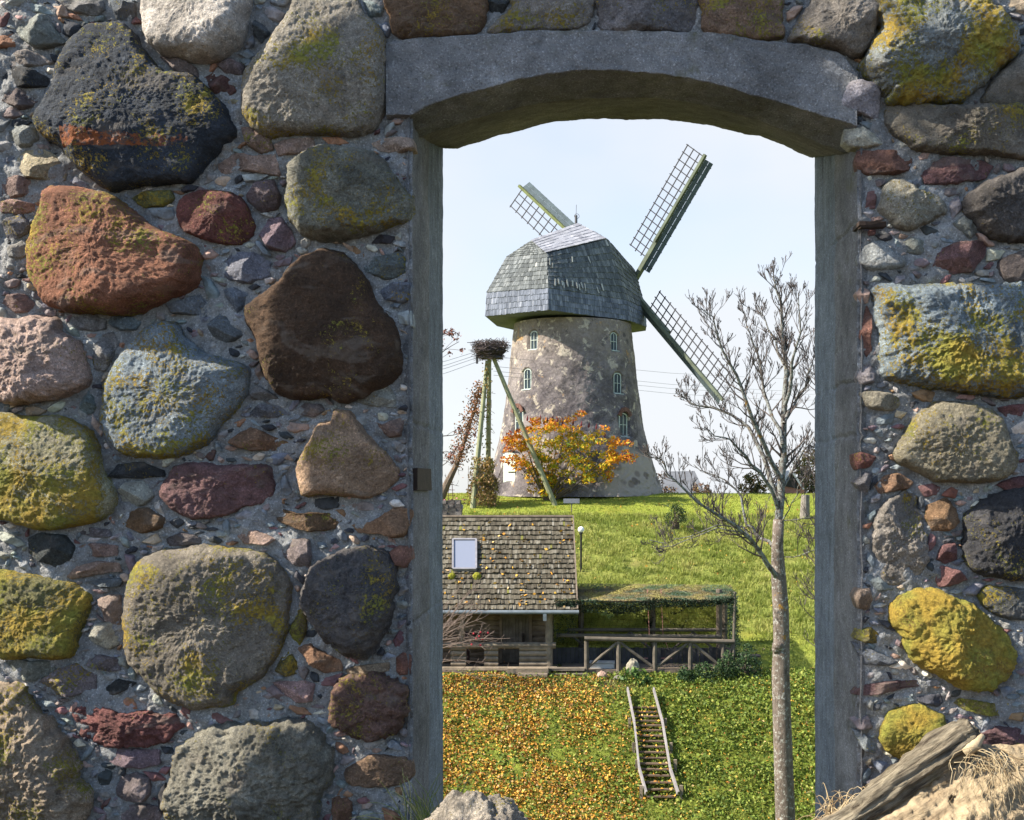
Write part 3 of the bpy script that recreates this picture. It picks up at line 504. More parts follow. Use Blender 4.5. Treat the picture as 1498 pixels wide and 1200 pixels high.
# ================================================================= TERRAIN
_PY = np.array([-40,-2,4.0,4.6,8,14,20,26,30,33,36.5,38,41,42.5,44,46,50,56,62,68,71,74,77,82,90,130,400,1200,3500.])
_PZ = np.array([-1.5,-1.22,-1.24,-1.42,-3.6,-7.3,-9.9,-11.3,-11.5,-11.1,-10.25,-9.35,-7.75,-7.45,-7.4,-7.1,-6.2,-4.62,-3.1,-1.78,-1.2,-1.0,-1.0,-1.25,-2.6,-8,-20,-34,-70.])
_yy = np.concatenate([np.arange(-40, 120, .1), np.geomspace(120, 3500, 200)]); _zz = np.interp(_yy, _PY, _PZ)
_k = np.hanning(25); _k /= _k.sum(); _n1 = 1600; _zz[12:_n1-12] = np.convolve(_zz[:_n1], _k, 'same')[12:_n1-12]
def ground(x, y):
    x = np.asarray(x, float); y = np.asarray(y, float)
    z = np.interp(y, _yy, _zz)
    fade = np.clip((y-9)/8, 0, 1)
    p = np.stack([x, y, 0*x], -1).reshape(-1, 3)
    a = (fbm(p*.11, 2)*.30).reshape(x.shape)*fade*np.clip(1-(y-300)/300, 0.1, 1)
    hill = np.clip((y-47)/4, 0, 1)*np.clip((66-y)/5, 0, 1)
    b = (fbm(p*1.1+5, 3)*.20).reshape(x.shape)*hill+(fbm(p*1.6, 3)*.07).reshape(x.shape)*fade
    q = np.clip((np.abs(x+3)-0)/1e9, 0, 1)
    flat = np.exp(-(((y-45.0)/2.4)**2))+np.exp(-((y-74)/4)**2)
    return z+(a+b)*(1-np.clip(flat, 0, 1)*.85)+q
def gz(x, y): return float(ground(np.array([x]), np.array([y]))[0])
def hit(px, py, y0=20., y1=90.):
    # first point of the ground seen at this place of the photograph
    y = np.arange(y0, y1, .05); x = (px-CX)/F*y; d = ground(x, y)-(-(py-CY)/F*y); k = int(np.argmax(d > 0)); return Vector((x[k], y[k], -(py-CY)/F*y[k]))
def on_ground(px, Y): x = P(px, 0, Y)[0]; return Vector((x, Y, gz(x, Y)))
_xs = np.concatenate([-np.geomspace(3000, 16, 40), np.arange(-15.8, 15.9, .22), np.geomspace(16, 3000, 40)])
_ys = np.concatenate([np.arange(-40, 2, 2.), np.arange(2, 34, .5), np.arange(34, 82, .2), np.geomspace(82, 3500, 60)])
_X, _Y = np.meshgrid(_xs, _ys); _Z = ground(_X, _Y)
_W = len(_xs); _i = (np.arange(len(_ys)-1)[:, None]*_W+np.arange(_W-1)[None]).ravel()
def ground_material():
    m = M('meadow', .95, .1); p = m.n('ShaderNodeSeparateXYZ', {'Vector': m.obj()}); y = p.outputs['Y']
    n1 = m.noise(.35, 4, .6); n2 = m.noise(2.2, 5, .65); n3 = m.noise(9, 5, .7)
    grass = m.mix(m.rng(n2, .32, .68), (.125, .165, .032), (.27, .29, .070))
    grass = m.mix(m.rng(n1, .5, .72, 0, .65), grass, (.29, .25, .09))
    grass = m.mix(m.rng(n3, .62, .76, 0, .5), grass, (.10, .14, .018))
    lawn = m.mix(m.rng(n2, .3, .7), (.20, .265, .035), (.30, .33, .06))
    lawn = m.mix(m.rng(m.noise(.6, 3, .6), .56, .70, 0, .5), lawn, (.34, .26, .05))
    c = m.mix(m.rng(m.math('ADD', y, m.math('MULTIPLY', m.math('SUBTRACT', n2, .5), 4)), 64.5, 66.5), grass, lawn)
    c = m.mix(m.rng(m.math('ADD', y, m.math('MULTIPLY', m.math('SUBTRACT', n2, .5), 3)), 49.0, 48.0, 0, .75), c, lawn)
    bank = m.mix(m.rng(n2, .35, .65), (.09, .13, .018), (.21, .25, .04))
    bank = m.mix(m.rng(n3, .45, .7, 0, .6), bank, (.09, .06, .03))
    c = m.mix(m.rng(m.math('ADD', y, m.math('MULTIPLY', m.math('SUBTRACT', n2, .5), 2)), 43.6, 42.8), c, bank)
    soil = m.mix(m.rng(n3, .35, .65), (.045, .030, .022), (.10, .075, .05))
    sm = m.math('MULTIPLY', m.rng(m.math('ADD', y, m.math('MULTIPLY', m.math('SUBTRACT', n2, .5), 3)), 40.6, 42.2), m.math('MULTIPLY', m.math('LESS_THAN', y, 46.0), m.rng(m.math('ADD', p.outputs['X'], m.math('MULTIPLY', m.math('SUBTRACT', n2, .5), 3)), 2.2, .4)))
    c = m.mix(sm, c, soil)
    c = m.mix(m.rng(y, 6, 4.2), c, soil)
    m.color(c); m.bump(m.math('ADD', m.math('MULTIPLY', n2, 2.), n3), .12); return m.m
gr = meshobj('ground', np.stack([_X.ravel(), _Y.ravel(), _Z.ravel()], 1), np.stack([_i, _i+1, _i+_W+1, _i+_W], 1), ground_material()); gr['kind'] = 'structure'
# ---------------------------------------------------------------- leaf and grass scatter (uncountable)
def leaf_mat(name, stops, rough=.7, trans=.0):
    m = M(name, rough, .25); c = m.ramp(m.tint(), stops); c = m.scale(c, m.rng(m.noise(3, 3, .6), .3, .7, .8, 1.2)); m.color(c)
    if trans:
        tr = m.n('ShaderNodeBsdfTranslucent', {'Color': c}); mx = m.n('ShaderNodeMixShader', {0: trans, 1: m.b.outputs[0], 2: tr.outputs[0]})
        m.t.links.new(mx.outputs[0], m.t.nodes['Material Output'].inputs['Surface'])
    return m.m
def quads(name, pos, ax, bx, tint, mat, parent=None, bend=None):
    """leaf shaped (kite) faces: pos centre, ax long half axis, bx short half axis"""
    n = len(pos); V = np.stack([pos-ax, pos+bx-ax*.1, pos+ax, pos-bx-ax*.1], 1)
    if bend is not None: V[:, 1] += bend; V[:, 3] += bend
    i = np.arange(n)*4; Q = np.stack([i, i+1, i+2, i+3], 1)
    return meshobj(name, V.reshape(-1, 3), Q, mat, parent, False, None, None, tint)
def randdir(rs, n, flat=1.0):
    v = rs.normal(size=(n, 3)); v[:, 2] *= flat; return v/np.linalg.norm(v, axis=1)[:, None]
def perp(rs, a):
    b = np.cross(a, rs.normal(size=a.shape)); return b/np.linalg.norm(b, axis=1)[:, None]
rs = np.random.RandomState(3)
def ground_leaves(name, n, dens, size, flat, mat, ylo, yhi, xlo, xhi, tintf=None, lift=.02):
    pts = np.zeros((0, 3))
    while len(pts) < n:
        x = rs.uniform(xlo, xhi, n); y = rs.uniform(ylo, yhi, n); k = rs.uniform(size=n) < dens(x, y)
        pts = np.concatenate([pts, np.stack([x[k], y[k], ground(x[k], y[k])], 1)])
    pts = pts[:n]; pts[:, 2] += lift*rs.uniform(.3, 1.8, n)
    a = randdir(rs, n, flat); b = perp(rs, a); s = size*rs.uniform(.6, 1.35, n)[:, None]
    o = quads(name, pts, a*s*.5, b*s*.42, rs.uniform(size=n) if tintf is None else tintf(pts), mat, None, np.array([0, 0, 1.])[None]*s*.12); o['kind'] = 'stuff'
    return o
MLEAF = leaf_mat('fallen_maple_leaf', [(0, (.13, .065, .03)), (.22, (.34, .145, .035)), (.48, (.58, .29, .04)), (.78, (.62, .40, .07)), (1, (.44, .31, .18))])
_nz = lambda x, y, f, o: fbm(np.stack([x*f+o, y*f, 0*x], 1), 3)
def leaf_dens(x, y):
    e = np.clip((1.6-x+_nz(x, y, .45, 3)*3.2-(y-38)*.10)/2.6, 0, 1)
    d = .07+.95*e
    return d*np.clip(.60+_nz(x, y, .9, 9)*1.3, .04, 1)
ground_leaves('fallen_leaves', 48000, leaf_dens, .082, .28, MLEAF, 33.5, 44.5, -10, 10, lift=.05)
ground_leaves('scattered_leaves', 600, lambda x, y: np.clip(.25+_nz(x, y, .5, 31), 0, 1), .11, .3, MLEAF, 44.5, 70, -8, 13, lift=.08)
MWEED = leaf_mat('bank_weeds_leaf', [(0, (.065, .105, .018)), (.4, (.12, .18, .028)), (.75, (.19, .25, .04)), (1, (.30, .31, .07))], .6, .2)
def weed_dens(x, y):
    e = np.clip((x-.2+_nz(x, y, .45, 3)*3+(y-38)*.1)/2.6, 0, 1)
    return (.30+.7*e)*np.clip(.6+_nz(x, y, 1.5, 17)*1.1, .08, 1)
ground_leaves('bank_weeds', 42000, weed_dens, .10, .55, MWEED, 33.5, 44.2, -9, 14, lift=.10)
def grass(name, n, dens, h, w_, ylo, yhi, xlo, xhi, mat, k=4):
    x = rs.uniform(xlo, xhi, n*3); y = rs.uniform(ylo, yhi, n*3); m_ = rs.uniform(size=n*3) < dens(x, y); x, y = x[m_][:n], y[m_][:n]; n = len(x)
    z = ground(x, y); base = np.stack([x, y, z], 1); tn = np.clip(.5+_nz(x, y, .35, 41)*.9, 0, 1)
    Vs, tt = [], []
    for j in range(k):
        a = rs.uniform(0, 2*math.pi, n); lean = rs.uniform(.15, .9, n); hh = h*rs.uniform(.5, 1.3, n)
        d = np.stack([np.cos(a), np.sin(a), 0*a], 1); s = np.stack([-np.sin(a+rs.uniform(-1, 1, n)), np.cos(a), 0*a], 1)*w_
        b = base+d*.06*rs.uniform(0, 1, n)[:, None]-np.array([0, 0, .02])
        t = b+d*(lean*hh)[:, None]+np.array([0, 0, 1.])*(hh*np.sqrt(np.clip(1-lean**2*.6, .1, 1)))[:, None]
        Vs.append(np.stack([b-s, b+s, t], 1)); tt.append(np.clip(tn*.7+rs.uniform(0, .35, n), 0, 1))
    V = np.concatenate(Vs).reshape(-1, 3); i = np.arange(len(V)).reshape(-1, 3)
    o = meshobj(name, V, i, mat, None, False, None, None, np.concatenate(tt)); o['kind'] = 'stuff'; return o
MGRASS = leaf_mat('meadow_grass', [(0, (.12, .165, .028)), (.4, (.21, .26, .05)), (.7, (.31, .33, .08)), (1, (.40, .35, .15))], .6, .25)
grass('meadow_grass', 36000, lambda x, y: np.clip(.55+_nz(x, y, .9, 5)*1.3, .05, 1), .26, .020, 47.5, 66.5, -10, 20, MGRASS)
grass('lawn_grass', 26000, lambda x, y: 0*x+1, .10, .016, 65.5, 76, -12, 22, leaf_mat('lawn_grass_blade', [(0, (.17, .25, .03)), (.5, (.26, .31, .05)), (1, (.36, .34, .08))], .6, .2), 3)
grass('bank_grass', 17000, lambda x, y: np.clip(.5+_nz(x, y, .9, 25)*1.3, .1, 1), .15, .014, 34, 48, -2, 15, MGRASS, 3)
# ================================================================= WINDMILL
mill = thing('windmill', 'old stone windmill with a shingled cap and lattice sails on the hilltop', 'windmill')
TC = Vector((P(838, 0, 76.3)[0], 76.3, -1.12)); HT = 11.18
_rz = [(735-CY)/F*76.3*-1]; _prof = [(728, 132), (700, 123), (660, 111.5), (620, 102), (560, 94.5), (500, 88), (455, 83.5)]
_pz = np.array([-(a-CY)/F*76.3 for a, b in _prof]); _pr = np.array([b/F*76.3 for a, b in _prof])
def tower_r(z): return np.interp(z, _pz, _pr)
MWIN = [(779, 498, .58, 1.15), (900, 500, .56, 1.12), (769.5, 555, .66, 1.28), (905.5, 561, .66, 1.28), (757, 617, .80, 1.5), (914, 622, .76, 1.45)]
def tower_hit(px, py):
    z = -(py-CY)/F*75; 
    for _ in range(6):
        r = float(tower_r(z)); Y = 74.0
        for _ in range(8):
            x = (px-CX)/F*Y; dx = x-TC.x; Y = TC.y-math.sqrt(max(.02, r*r-min(dx*dx, r*r*.98)))
        z = -(py-CY)/F*Y
    return Vector((x, Y, z)), math.atan2(Y-TC.y, x-TC.x)
def tower():
    nt_, nz_ = 460, 190; th = np.linspace(0, 2*math.pi, nt_, endpoint=False); zz = np.linspace(TC.z, TC.z+HT, nz_)
    T, Z = np.meshgrid(th, zz); R = tower_r(Z)
    p = np.stack([R*np.cos(T), R*np.sin(T), Z], -1).reshape(-1, 3)
    d = (fbm(p*.9, 3)*.07+fbm(p*3.3, 3)*.035+fbm(p*9, 2)*.012).reshape(R.shape)
    low = np.clip((2.6-(Z-TC.z))/1.6, 0, 1)*np.clip(np.cos(T+.55)*1.6, 0, 1)                # plaster lost: bare fieldstone at the foot on the right
    v = fbm(p*2.1, 2).reshape(R.shape); d = d+low*np.abs(v)*.22
    for px, py, ww, hh in MWIN+[(742, 692, 1.3, 2.6)]:
        q, a = tower_hit(px, py); da = (T-a+math.pi) % (2*math.pi)-math.pi; u = da*R; zc = Z-q.z
        top = hh*.5+.10-(np.clip(np.abs(u)/(ww*.62), 0, 1)**2)*.22
        ins = (np.abs(u) < ww*.5+.13) & (zc < top) & (zc > -hh*.5-.06)
        d = np.where(ins, -.30, d)
    R = R+d; V = np.stack([TC.x+R*np.cos(T), TC.y+R*np.sin(T), Z], -1).reshape(-1, 3)
    i = np.arange(nz_-1)[:, None]*nt_+np.arange(nt_)[None]; j = np.arange(nz_-1)[:, None]*nt_+(np.arange(nt_)+1)[None] % nt_
    m = M('weathered_plaster', .92, .15); c = m.mix(m.rng(m.noise(.55, 6, .68, .5), .38, .62), (.092, .082, .090), (.235, .210, .212))
    pz = m.n('ShaderNodeSeparateXYZ', {'Vector': m.obj()})
    c = m.mix(m.rng(m.math('ADD', pz.outputs['Z'], m.math('MULTIPLY', m.noise(.6, 5, .6), 4)), 3.2, -1.2+1.9, 0, .62), c, (.105, .095, .105))      # dark bare render low on the tower
    c = m.mix(m.rng(m.math('ADD', pz.outputs['Z'], m.math('MULTIPLY', m.noise(.9, 4, .6), 3)), 8.2, 10.8, 0, .7), c, (.235, .198, .170))      # browner render under the cap
    c = m.mix(m.rng(m.noise(1.5, 6, .7, .6), .565, .60, 0, .75), c, (.47, .42, .35))      # fresh pale patches
    c = m.mix(m.rng(m.noise(1.1, 6, .7, .3, m.n('ShaderNodeMapping', {'Vector': m.obj(), 'Location': (9, 4, 2)}).outputs[0]), .575, .63, 0, .8), c, (.075, .068, .072))      # lost patches
    c = m.mix(m.rng(m.noise(.9, 5, .7, .5, m.n('ShaderNodeMapping', {'Vector': m.obj(), 'Location': (3, 14, 7)}).outputs[0]), .63, .68, 0, .6), c, (.42, .25, .09))      # ochre stains
    c = m.scale(c, m.rng(m.noise(7, 6, .7), .3, .7, .72, 1.28))
    st = m.vor(1.15, 'Color', m.n('ShaderNodeMapping', {'Vector': m.obj(), 'Scale': (1, 1, 1.25)}).outputs[0]); sd = m.vor(1.15, 'Distance', m.n('ShaderNodeMapping', {'Vector': m.obj(), 'Scale': (1, 1, 1.25)}).outputs[0], 'F1')
    fs = m.mix(m.rng(sd, .30, .44), m.mix(m.math('MULTIPLY', st, 1.0), (.10, .085, .08), (.30, .25, .21)), (.34, .30, .26))
    fm = m.math('MULTIPLY', m.rng(m.math('ADD', pz.outputs['Z'], m.math('MULTIPLY', m.noise(1.1, 4, .6), 2.2)), 3.2, 2.4), m.rng(pz.outputs['X'], -.2, .6))
    c = m.mix(fm, c, fs)
    m.color(c); m.bump(m.math('ADD', m.noise(6, 6, .7), m.math('MULTIPLY', m.noise(25, 4, .7), .4)), .07)
    return meshobj('tower', V, np.stack([i, j, j+nt_, i+nt_], -1).reshape(-1, 4), m.m, mill)
tower()
MWHITE = simple('old_white_paint', (.42, .48, .46), .15, 6, .6); MPANE = M('window_glass', .3, .3).color((.02, .035, .05)).m
MBRICK = simple('dark_brick', (.16, .085, .07), .35, 9, .9)
def mill_window(px, py, ww, hh):
    q, a = tower_hit(px, py); o = Vector((math.cos(a), math.sin(a), 0)); t = Vector((-math.sin(a), math.cos(a), 0)); z = Vector((0, 0, 1))
    slope = (float(tower_r(q.z+.5))-float(tower_r(q.z-.5)))
    c = q-o*.20; f = MB(); arch = []
    for k in range(13):
        u = math.pi*k/12; arch.append((math.cos(u)*ww/2, hh/2-.16+math.sin(u)*.20))
    outl = [(ww/2, -hh/2)]+arch+[(-ww/2, -hh/2)]
    inn = [(x*.83, (y+.0)*.91) for x, y in outl]; V = []
    for d in (.06, 0):
        for x, y in outl: V.append(c+t*x+z*y+o*d)
        for x, y in inn: V.append(c+t*x+z*y+o*d)
    n = len(outl); F_ = []
    for k in range(n):
        k2 = (k+1) % n; F_ += [(k, k2, n+k2, n+k), (2*n+k, 3*n+k, 3*n+k2, 2*n+k2), (k, 2*n+k, 2*n+k2, k2), (n+k, n+k2, 3*n+k2, 3*n+k)]
    f.add(V, F_, .5)
    f.box(c+o*.045, (.05, .032, hh*.86), (o, t, z)); f.box(c+o*.047+z*.02, (.05, ww*.8, .034), (o, t, z))
    f.box(c+o*.10-z*(hh/2+.02), (.30, ww+.12, .05), (o, t, z))
    fo = f.build('window', MWHITE, mill)
    g = MB(); g.add([c+t*x+z*y+o*.015 for x, y in inn], [tuple(range(n))]); g.build('pane', MPANE, fo)
    if hh > 1.4:
        b = MB(); prev = None
        for k in range(15):
            u = math.radians(28+k*124/14); x, y = math.cos(u)*(ww*.72), hh/2-.45+math.sin(u)*.72
            b.box(q+t*x+z*y+o*.03, (.10, .075, .26), (o, t*math.sin(u)-z*math.cos(u), z*math.sin(u)+t*math.cos(u)), jit=.012)
        b.build('brick_arch', MBRICK, fo)
for a_ in MWIN: mill_window(*a_)
q, a = tower_hit(742, 692); o_ = Vector((math.cos(a), math.sin(a), 0)); t_ = Vector((-math.sin(a), math.cos(a), 0)); z_ = Vector((0, 0, 1))
d_ = MB()
for k in range(8):
    x = -.52+.15*k; top = 1.28-abs(x)**2*.35
    d_.box(q-o_*.18+t_*x+z_*((top-1.35)/2), (.06, .145, top+1.35), (o_, t_, z_), .4+.2*random.random(), .004)
do = d_.build('door', simple('pale_green_paint', (.47, .56, .50), .12, 4, .6, tint=.06), mill)
h_ = MB(); h_.box(q-o_*.13+t_*.3+z_*.05, (.03, .7, .07), (o_, t_, z_)); h_.build('hinge', MIRON, do)
# ---------------------------------------------------------------- cap
def wood_shingle(name, a, b, c3, scale=2.0, new=(.36, .37, .36)):
    m = M(name, .85, .2); c = m.ramp(m.tint(), [(0, a), (.55, b), (.96, c3), (1, new)])
    st = m.noise(6, 4, .6, 0, m.stretch(3, 3, .5)); c = m.scale(c, m.rng(st, .3, .7, .7, 1.3)); c = m.scale(c, m.rng(m.noise(.9, 4, .6), .3, .7, .8, 1.2)); m.color(c); m.bump(m.noise(20, 4, .6, 0, m.stretch(2, 2, .4)), .02); return m
MSH = wood_shingle('cap_shingle', (.062, .071, .078), (.122, .136, .145), (.21, .225, .235)).m
MSK = wood_shingle('skirt_shingle', (.085, .10, .135), (.14, .16, .21), (.21, .23, .285)).m
MRD = wood_shingle('ridge_shingle', (.19, .20, .24), (.26, .275, .32), (.34, .35, .40)).m
def shingles(mb, A, B, C_, D, row, tile, thick=.03, rr=None, taper=True, pale=.0, over=1.25):
    """rows of thin lapped shingles on the quad A,B (lower edge) C,D (upper edge)"""
    A, B, C_, D = map(Vector, (A, B, C_, D)); rr = rr or random
    n = ((B-A).cross(D-A)).normalized(); c = (A+B+C_+D)/4
    if n.y > 0 and abs(n.y) > .05 or (abs(n.y) <= .05 and n.z < 0): n = -n
    H = ((D-A).length+(C_-B).length)/2; nr = max(1, int(round(H/row)))
    for r in range(nr):
        v0, v1 = r/nr, min(1, (r+over)/nr); l0, r0 = A.lerp(D, v0), B.lerp(C_, v0); l1, r1 = A.lerp(D, v1), B.lerp(C_, v1)
        wd = (r0-l0).length; u = -rr.random()*tile/max(wd, .01)
        while u < 1:
            du = tile*rr.uniform(.7, 1.3)/max(wd, .01); ua, ub = max(0, u), min(1, u+du*.94); u += du
            if ub-ua < .15*du: continue
            dz = rr.uniform(-.08, .08)*row; up = (D-A).normalized()*dz; t = thick*rr.uniform(.7, 1.5)
            p0, p1, p2, p3 = l0.lerp(r0, ua)+up, l0.lerp(r0, ub)+up, l1.lerp(r1, ub), l1.lerp(r1, ua)
            V = [p0+n*t*1.6, p1+n*t*1.6, p2+n*.004, p3+n*.004, p0+n*.002, p1+n*.002]
            tn = min(.95, rr.random()*.75+(.25 if rr.random() < .1 else 0))
            if pale and rr.random() < pale: tn = 1
            mb.add(V, [(0, 1, 2, 3), (4, 5, 1, 0), (4, 0, 3), (5, 2, 1)], tn)
capE = bpy.data.objects.new('cap', None); C.objects.link(capE); capE.parent = mill
Lb, Nb, Mb, Rb = PV(710, 463, 74.4), PV(802, 453.5, 70.6), PV(920, 469, 74.4), PV(945.5, 478.5, 77.7)
Lt, Nt, Mt, Rt = PV(712, 428, 74.4), PV(802, 421.5, 70.65), PV(917, 439, 74.4), PV(944.5, 452, 77.6)
hb = [Vector((3.15, 80.3, 10.2)), Vector((.4, 83.6, 10.2)), Vector((-4.6, 82.6, 10.2)), Vector((-6.95, 78.3, 10.25))]
up_ = Vector((0, 0, 1.35)); ht = [v+up_ for v in hb]
K1, K2 = PV(800, 371, 71.9), PV(888, 350, 74.6); T1, T2 = PV(777, 352, 73.7), PV(846, 327, 76.4); KF = PV(929, 396, 77.3)
K1b = PV(741, 376, 75.6); K2b = Vector((-2.2, 80.0, 15.0)); KFb = Vector((1.2, 82.0, 13.0)); T3 = PV(868, 338, 77.6)
def solid(name, polys, mat, par, thick=None):
    mb = MB(); 
    for p in polys: mb.add(p, [tuple(range(len(p)))], .3)
    return mb.build(name, mat, par)
sk = MB(); ring_b = [Nb, Mb, Rb]+hb+[Lb]; ring_t = [Nt, Mt, Rt]+ht+[Lt]
for k in range(8): sk.add([ring_b[k], ring_b[(k+1) % 8], ring_t[(k+1) % 8], ring_t[k]], [(0, 1, 2, 3)], .3)
sk.add(ring_b, [tuple(range(8))], .1)
for A, B, Cc, D in ((Lb, Nb, Nt, Lt), (Nb, Mb, Mt, Nt), (Mb, Rb, Rt, Mt)): shingles(sk, A, B, Cc, D, .34, .17, .022)
sk.build('skirt', MSK, capE)
rf = MB()
_cc = sum((Nt, Mt, Rt, Lt, ht[0], ht[1], ht[2], ht[3]), Vector())/8+Vector((0, 0, 1))
for p in ([Lt, Nt, K1, K1b], [K1b, K1, T1], [Nt, Mt, K2, K1], [K1, K2, T2, T1], [K2, T3, T2], [Mt, Rt, KF, K2], [K2, KF, T3], [Rt, ht[0], KFb, KF], [KF, KFb, T3], [ht[0], ht[1], K2b, KFb], [KFb, K2b, T2, T3], [ht[1], ht[2], ht[3], K1b, K2b], [ht[3], Lt, K1b], [K1b, T1, T2, K2b]):
    rf.add([v+(_cc-v).normalized()*.16 for v in p], [tuple(range(len(p)))], .3)
shingles(rf, Lt, Nt, K1, K1b, .36, .19, .025, pale=.02); shingles(rf, K1b, K1, T1, T1, .36, .19, .025)
shingles(rf, Nt, Mt, K2, K1, .36, .19, .025, pale=.006); shingles(rf, Mt, Rt, KF, K2, .36, .19, .025); shingles(rf, K2, KF, T3, T3, .36, .19, .02)
for u, v in ((.03, .62), (.06, .55), (.36, .66), (.62, .62), (.08, .06), (.13, .12), (.17, .09), (.19, .04), (.24, .08), (.30, .10), (.36, .07), (.385, .03), (.43, .08), (.46, .03), (.63, .03), (.70, .09)):
    dn = (K1.lerp(K2, u)-Nt.lerp(Mt, u)).normalized(); p = Nt.lerp(Mt, u).lerp(K1.lerp(K2, u), v)+Vector((.05, -.10, .05)); rf.beam(p, p+dn*random.uniform(.30, .55)+Vector((random.uniform(-.06, .06), 0, 0)), random.uniform(.06, .13), .02, (.6, -.6, .3), 1.0)
rf.build('roof', MSH, capE)
rd = MB(); e_ = Vector((-.05, -.07, .035)); rd.add([K1+e_, K2+e_, T2+e_*.6, T1+e_*.6], [(0, 1, 2, 3)], .5); shingles(rd, K1+e_*1.1, K2+e_*1.1, T2+e_*.7, T1+e_*.7, .40, .30, .02); rd.build('ridge_boards', MRD, capE)
rod = MB(); rt_ = T2+Vector((-.15, .1, 0)); rod.tube([rt_, rt_+Vector((0, 0, .55))], .09, 8); rod.tube([rt_+Vector((0, 0, .5)), rt_+Vector((.02, 0, 1.25))], .018, 6)
rod.tube([rt_+Vector((.05+.16*math.cos(t), 0, .5+.16*math.sin(t))) for t in np.linspace(0, 6.28, 14)], .015, 5)
rod.build('lightning_rod', simple('dark_metal', (.09, .09, .10), .3, 10, .5), mill)
# ---------------------------------------------------------------- sails
aX = Vector((.66, .75, 0)).normalized(); pX = Vector((-aX.y, aX.x, 0)); zX = Vector((0, 0, 1)); HUB = PV(914, 420, 77.4)
MSTOCK = simple('mossy_sail_timber', (.095, .115, .085), .45, 1.2, .85, .01, .1); MBAR = simple('dark_lattice', (.045, .045, .055), .3, 6, .8); MBOARDS = simple('blue_grey_board', (.06, .085, .10), .3, 3, .8, .01, .12)
ax_ = MB(); ax_.tube([HUB-aX*2.4, HUB+aX*.9], [.42, .36], 12); ax_.build('windshaft', MSTOCK, mill)
MSTY = simple('lichened_sail_timber', (.105, .125, .05), .45, 1.6, .85, .01, .1)
def sail(ang, Lr, lab, mat):
    r_ = pX*-math.cos(ang)+zX*math.sin(ang); ccw = pX*math.sin(ang)+zX*math.cos(ang)          # seen from behind, left of the arm
    o = HUB+aX*.55; s = MB(); s.beam(o-r_*.3, o+r_*(Lr*.42), .34, .30, ccw, .6); s.beam(o+r_*(Lr*.36)-aX*.2, o+r_*Lr-aX*.2, .20, .19, ccw, .4)
    so = s.build('sail', mat, mill, label=lab)
    l = MB(); n = 15; r0, r1 = 2.3, Lr*.985; wv = 1.55; tw = aX*-.10
    for k in range(4): 
        if k: l.beam(o+r_*(r0 if k == 3 else r0-.1)+ccw*(wv*k/3)+tw*k, o+r_*r1+ccw*(wv*k/3)+tw*k, .055, .055, aX)
    for k in range(n):
        rr_ = r0+.05+(r1-r0-.1)*k/(n-1); l.beam(o+r_*rr_-ccw*.05, o+r_*rr_+ccw*(wv+.12)+tw*3, .055, .055, aX)
    l.build('lattice', MBAR, so)
    b = MB(); q0, q1 = 1.6, Lr*.975; nb = ccw*-.50+aX*.36; P0, P1 = o+r_*q0-ccw*.10-aX*.12, o+r_*q1-ccw*.10-aX*.12
    nn = nb.cross(r_).normalized()*.02
    for k in range(2):
        a0, a1 = .02+.5*k, .5+.5*k-.015
        V = [P0+nb*a0, P1+nb*a0, P1+nb*a1, P0+nb*a1]; b.add([v+nn for v in V]+[v-nn for v in V], [(0, 1, 2, 3), (7, 6, 5, 4), (0, 4, 5, 1), (1, 5, 6, 2), (2, 6, 7, 3), (3, 7, 4, 0)], .3+.4*k)
    for k in range(13):
        p = P0.lerp(P1, (k+.5)/13); b.beam(p-nn*2.2, p+nb*1.03-nn*2.2, .07, .05, nn.normalized(), 0)
    b.build('wind_board', MBOARDS, so)
sail(math.radians(50.5), 10.0, 'sail pointing up to the right', MSTOCK); sail(math.radians(140.5), 13.4, 'sail pointing up to the left with yellow lichen on its stock', MSTY)
sail(math.radians(314.5), 11.0, 'sail pointing down to the right behind the bare tree', MSTOCK); sail(math.radians(230.5), 11.0, 'sail pointing down to the left', MSTOCK)
# ================================================================= CABIN
MLOG = simple('dark_weathered_log', (.20, .145, .105), .4, 3, .9, .01, .15); MTIM = simple('grey_brown_timber', (.20, .165, .125), .35, 4, .9, .008, .15); MPLANK = simple('grey_plank', (.15, .12, .095), .4, 4, .9, .008, .18)
MROOF = wood_shingle('mossy_roof_shingle', (.050, .043, .032), (.125, .112, .085), (.25, .235, .20), new=(.15, .15, .04)).m
MGUT = simple('zinc_gutter', (.15, .18, .21), .2, 5, .5)
cabin = thing('log_cabin', 'dark log cabin with a grey shingle roof and railed porch under the mill hill', 'cabin')
YR, YE, YP, YWL = 47.3, 43.5, 44.0, 45.5
rA, rB = P(845, 893, YE), P(838.5, 757, YR); xl = -9.6
roofE = MB(); A, B, C2, D = Vector((xl, YE, rA[2])), Vector(rA), Vector(rB), Vector((xl, YR, rB[2]))
roofE.add([A, B, C2, D], [(0, 1, 2, 3)], .1)
bk = [Vector((xl, YR, rB[2]-.02)), Vector((rB[0], YR, rB[2]-.02)), Vector((rB[0], YR+3.9, rA[2])), Vector((xl, YR+3.9, rA[2]))]; roofE.add(bk, [(0, 1, 2, 3)], .1)
shingles(roofE, A, B, C2, D, .265, .085, .042, random.Random(4), over=1.3, pale=.02)
roof = roofE.build('roof', MROOF, cabin)
rn = ((B-A).cross(D-A)).normalized(); rn = rn if rn.z > 0 else -rn; rup = (D-A).normalized(); xx = Vector((1, 0, 0))
rl = MB(); rl.tube([Vector((xl, YR, rB[2]+.03)), Vector((rB[0], YR, rB[2]+.03))], .07, 6); rl.beam(B+rn*.03, C2+rn*.03, .05, .16, rn); rl.build('verge_board', MPLANK, roof)
def roofpt(px, py):                                             # pixel -> point on the front roof plane
    d = Vector(P(px, py, 1.0)); return d*(A.dot(rn)/d.dot(rn))
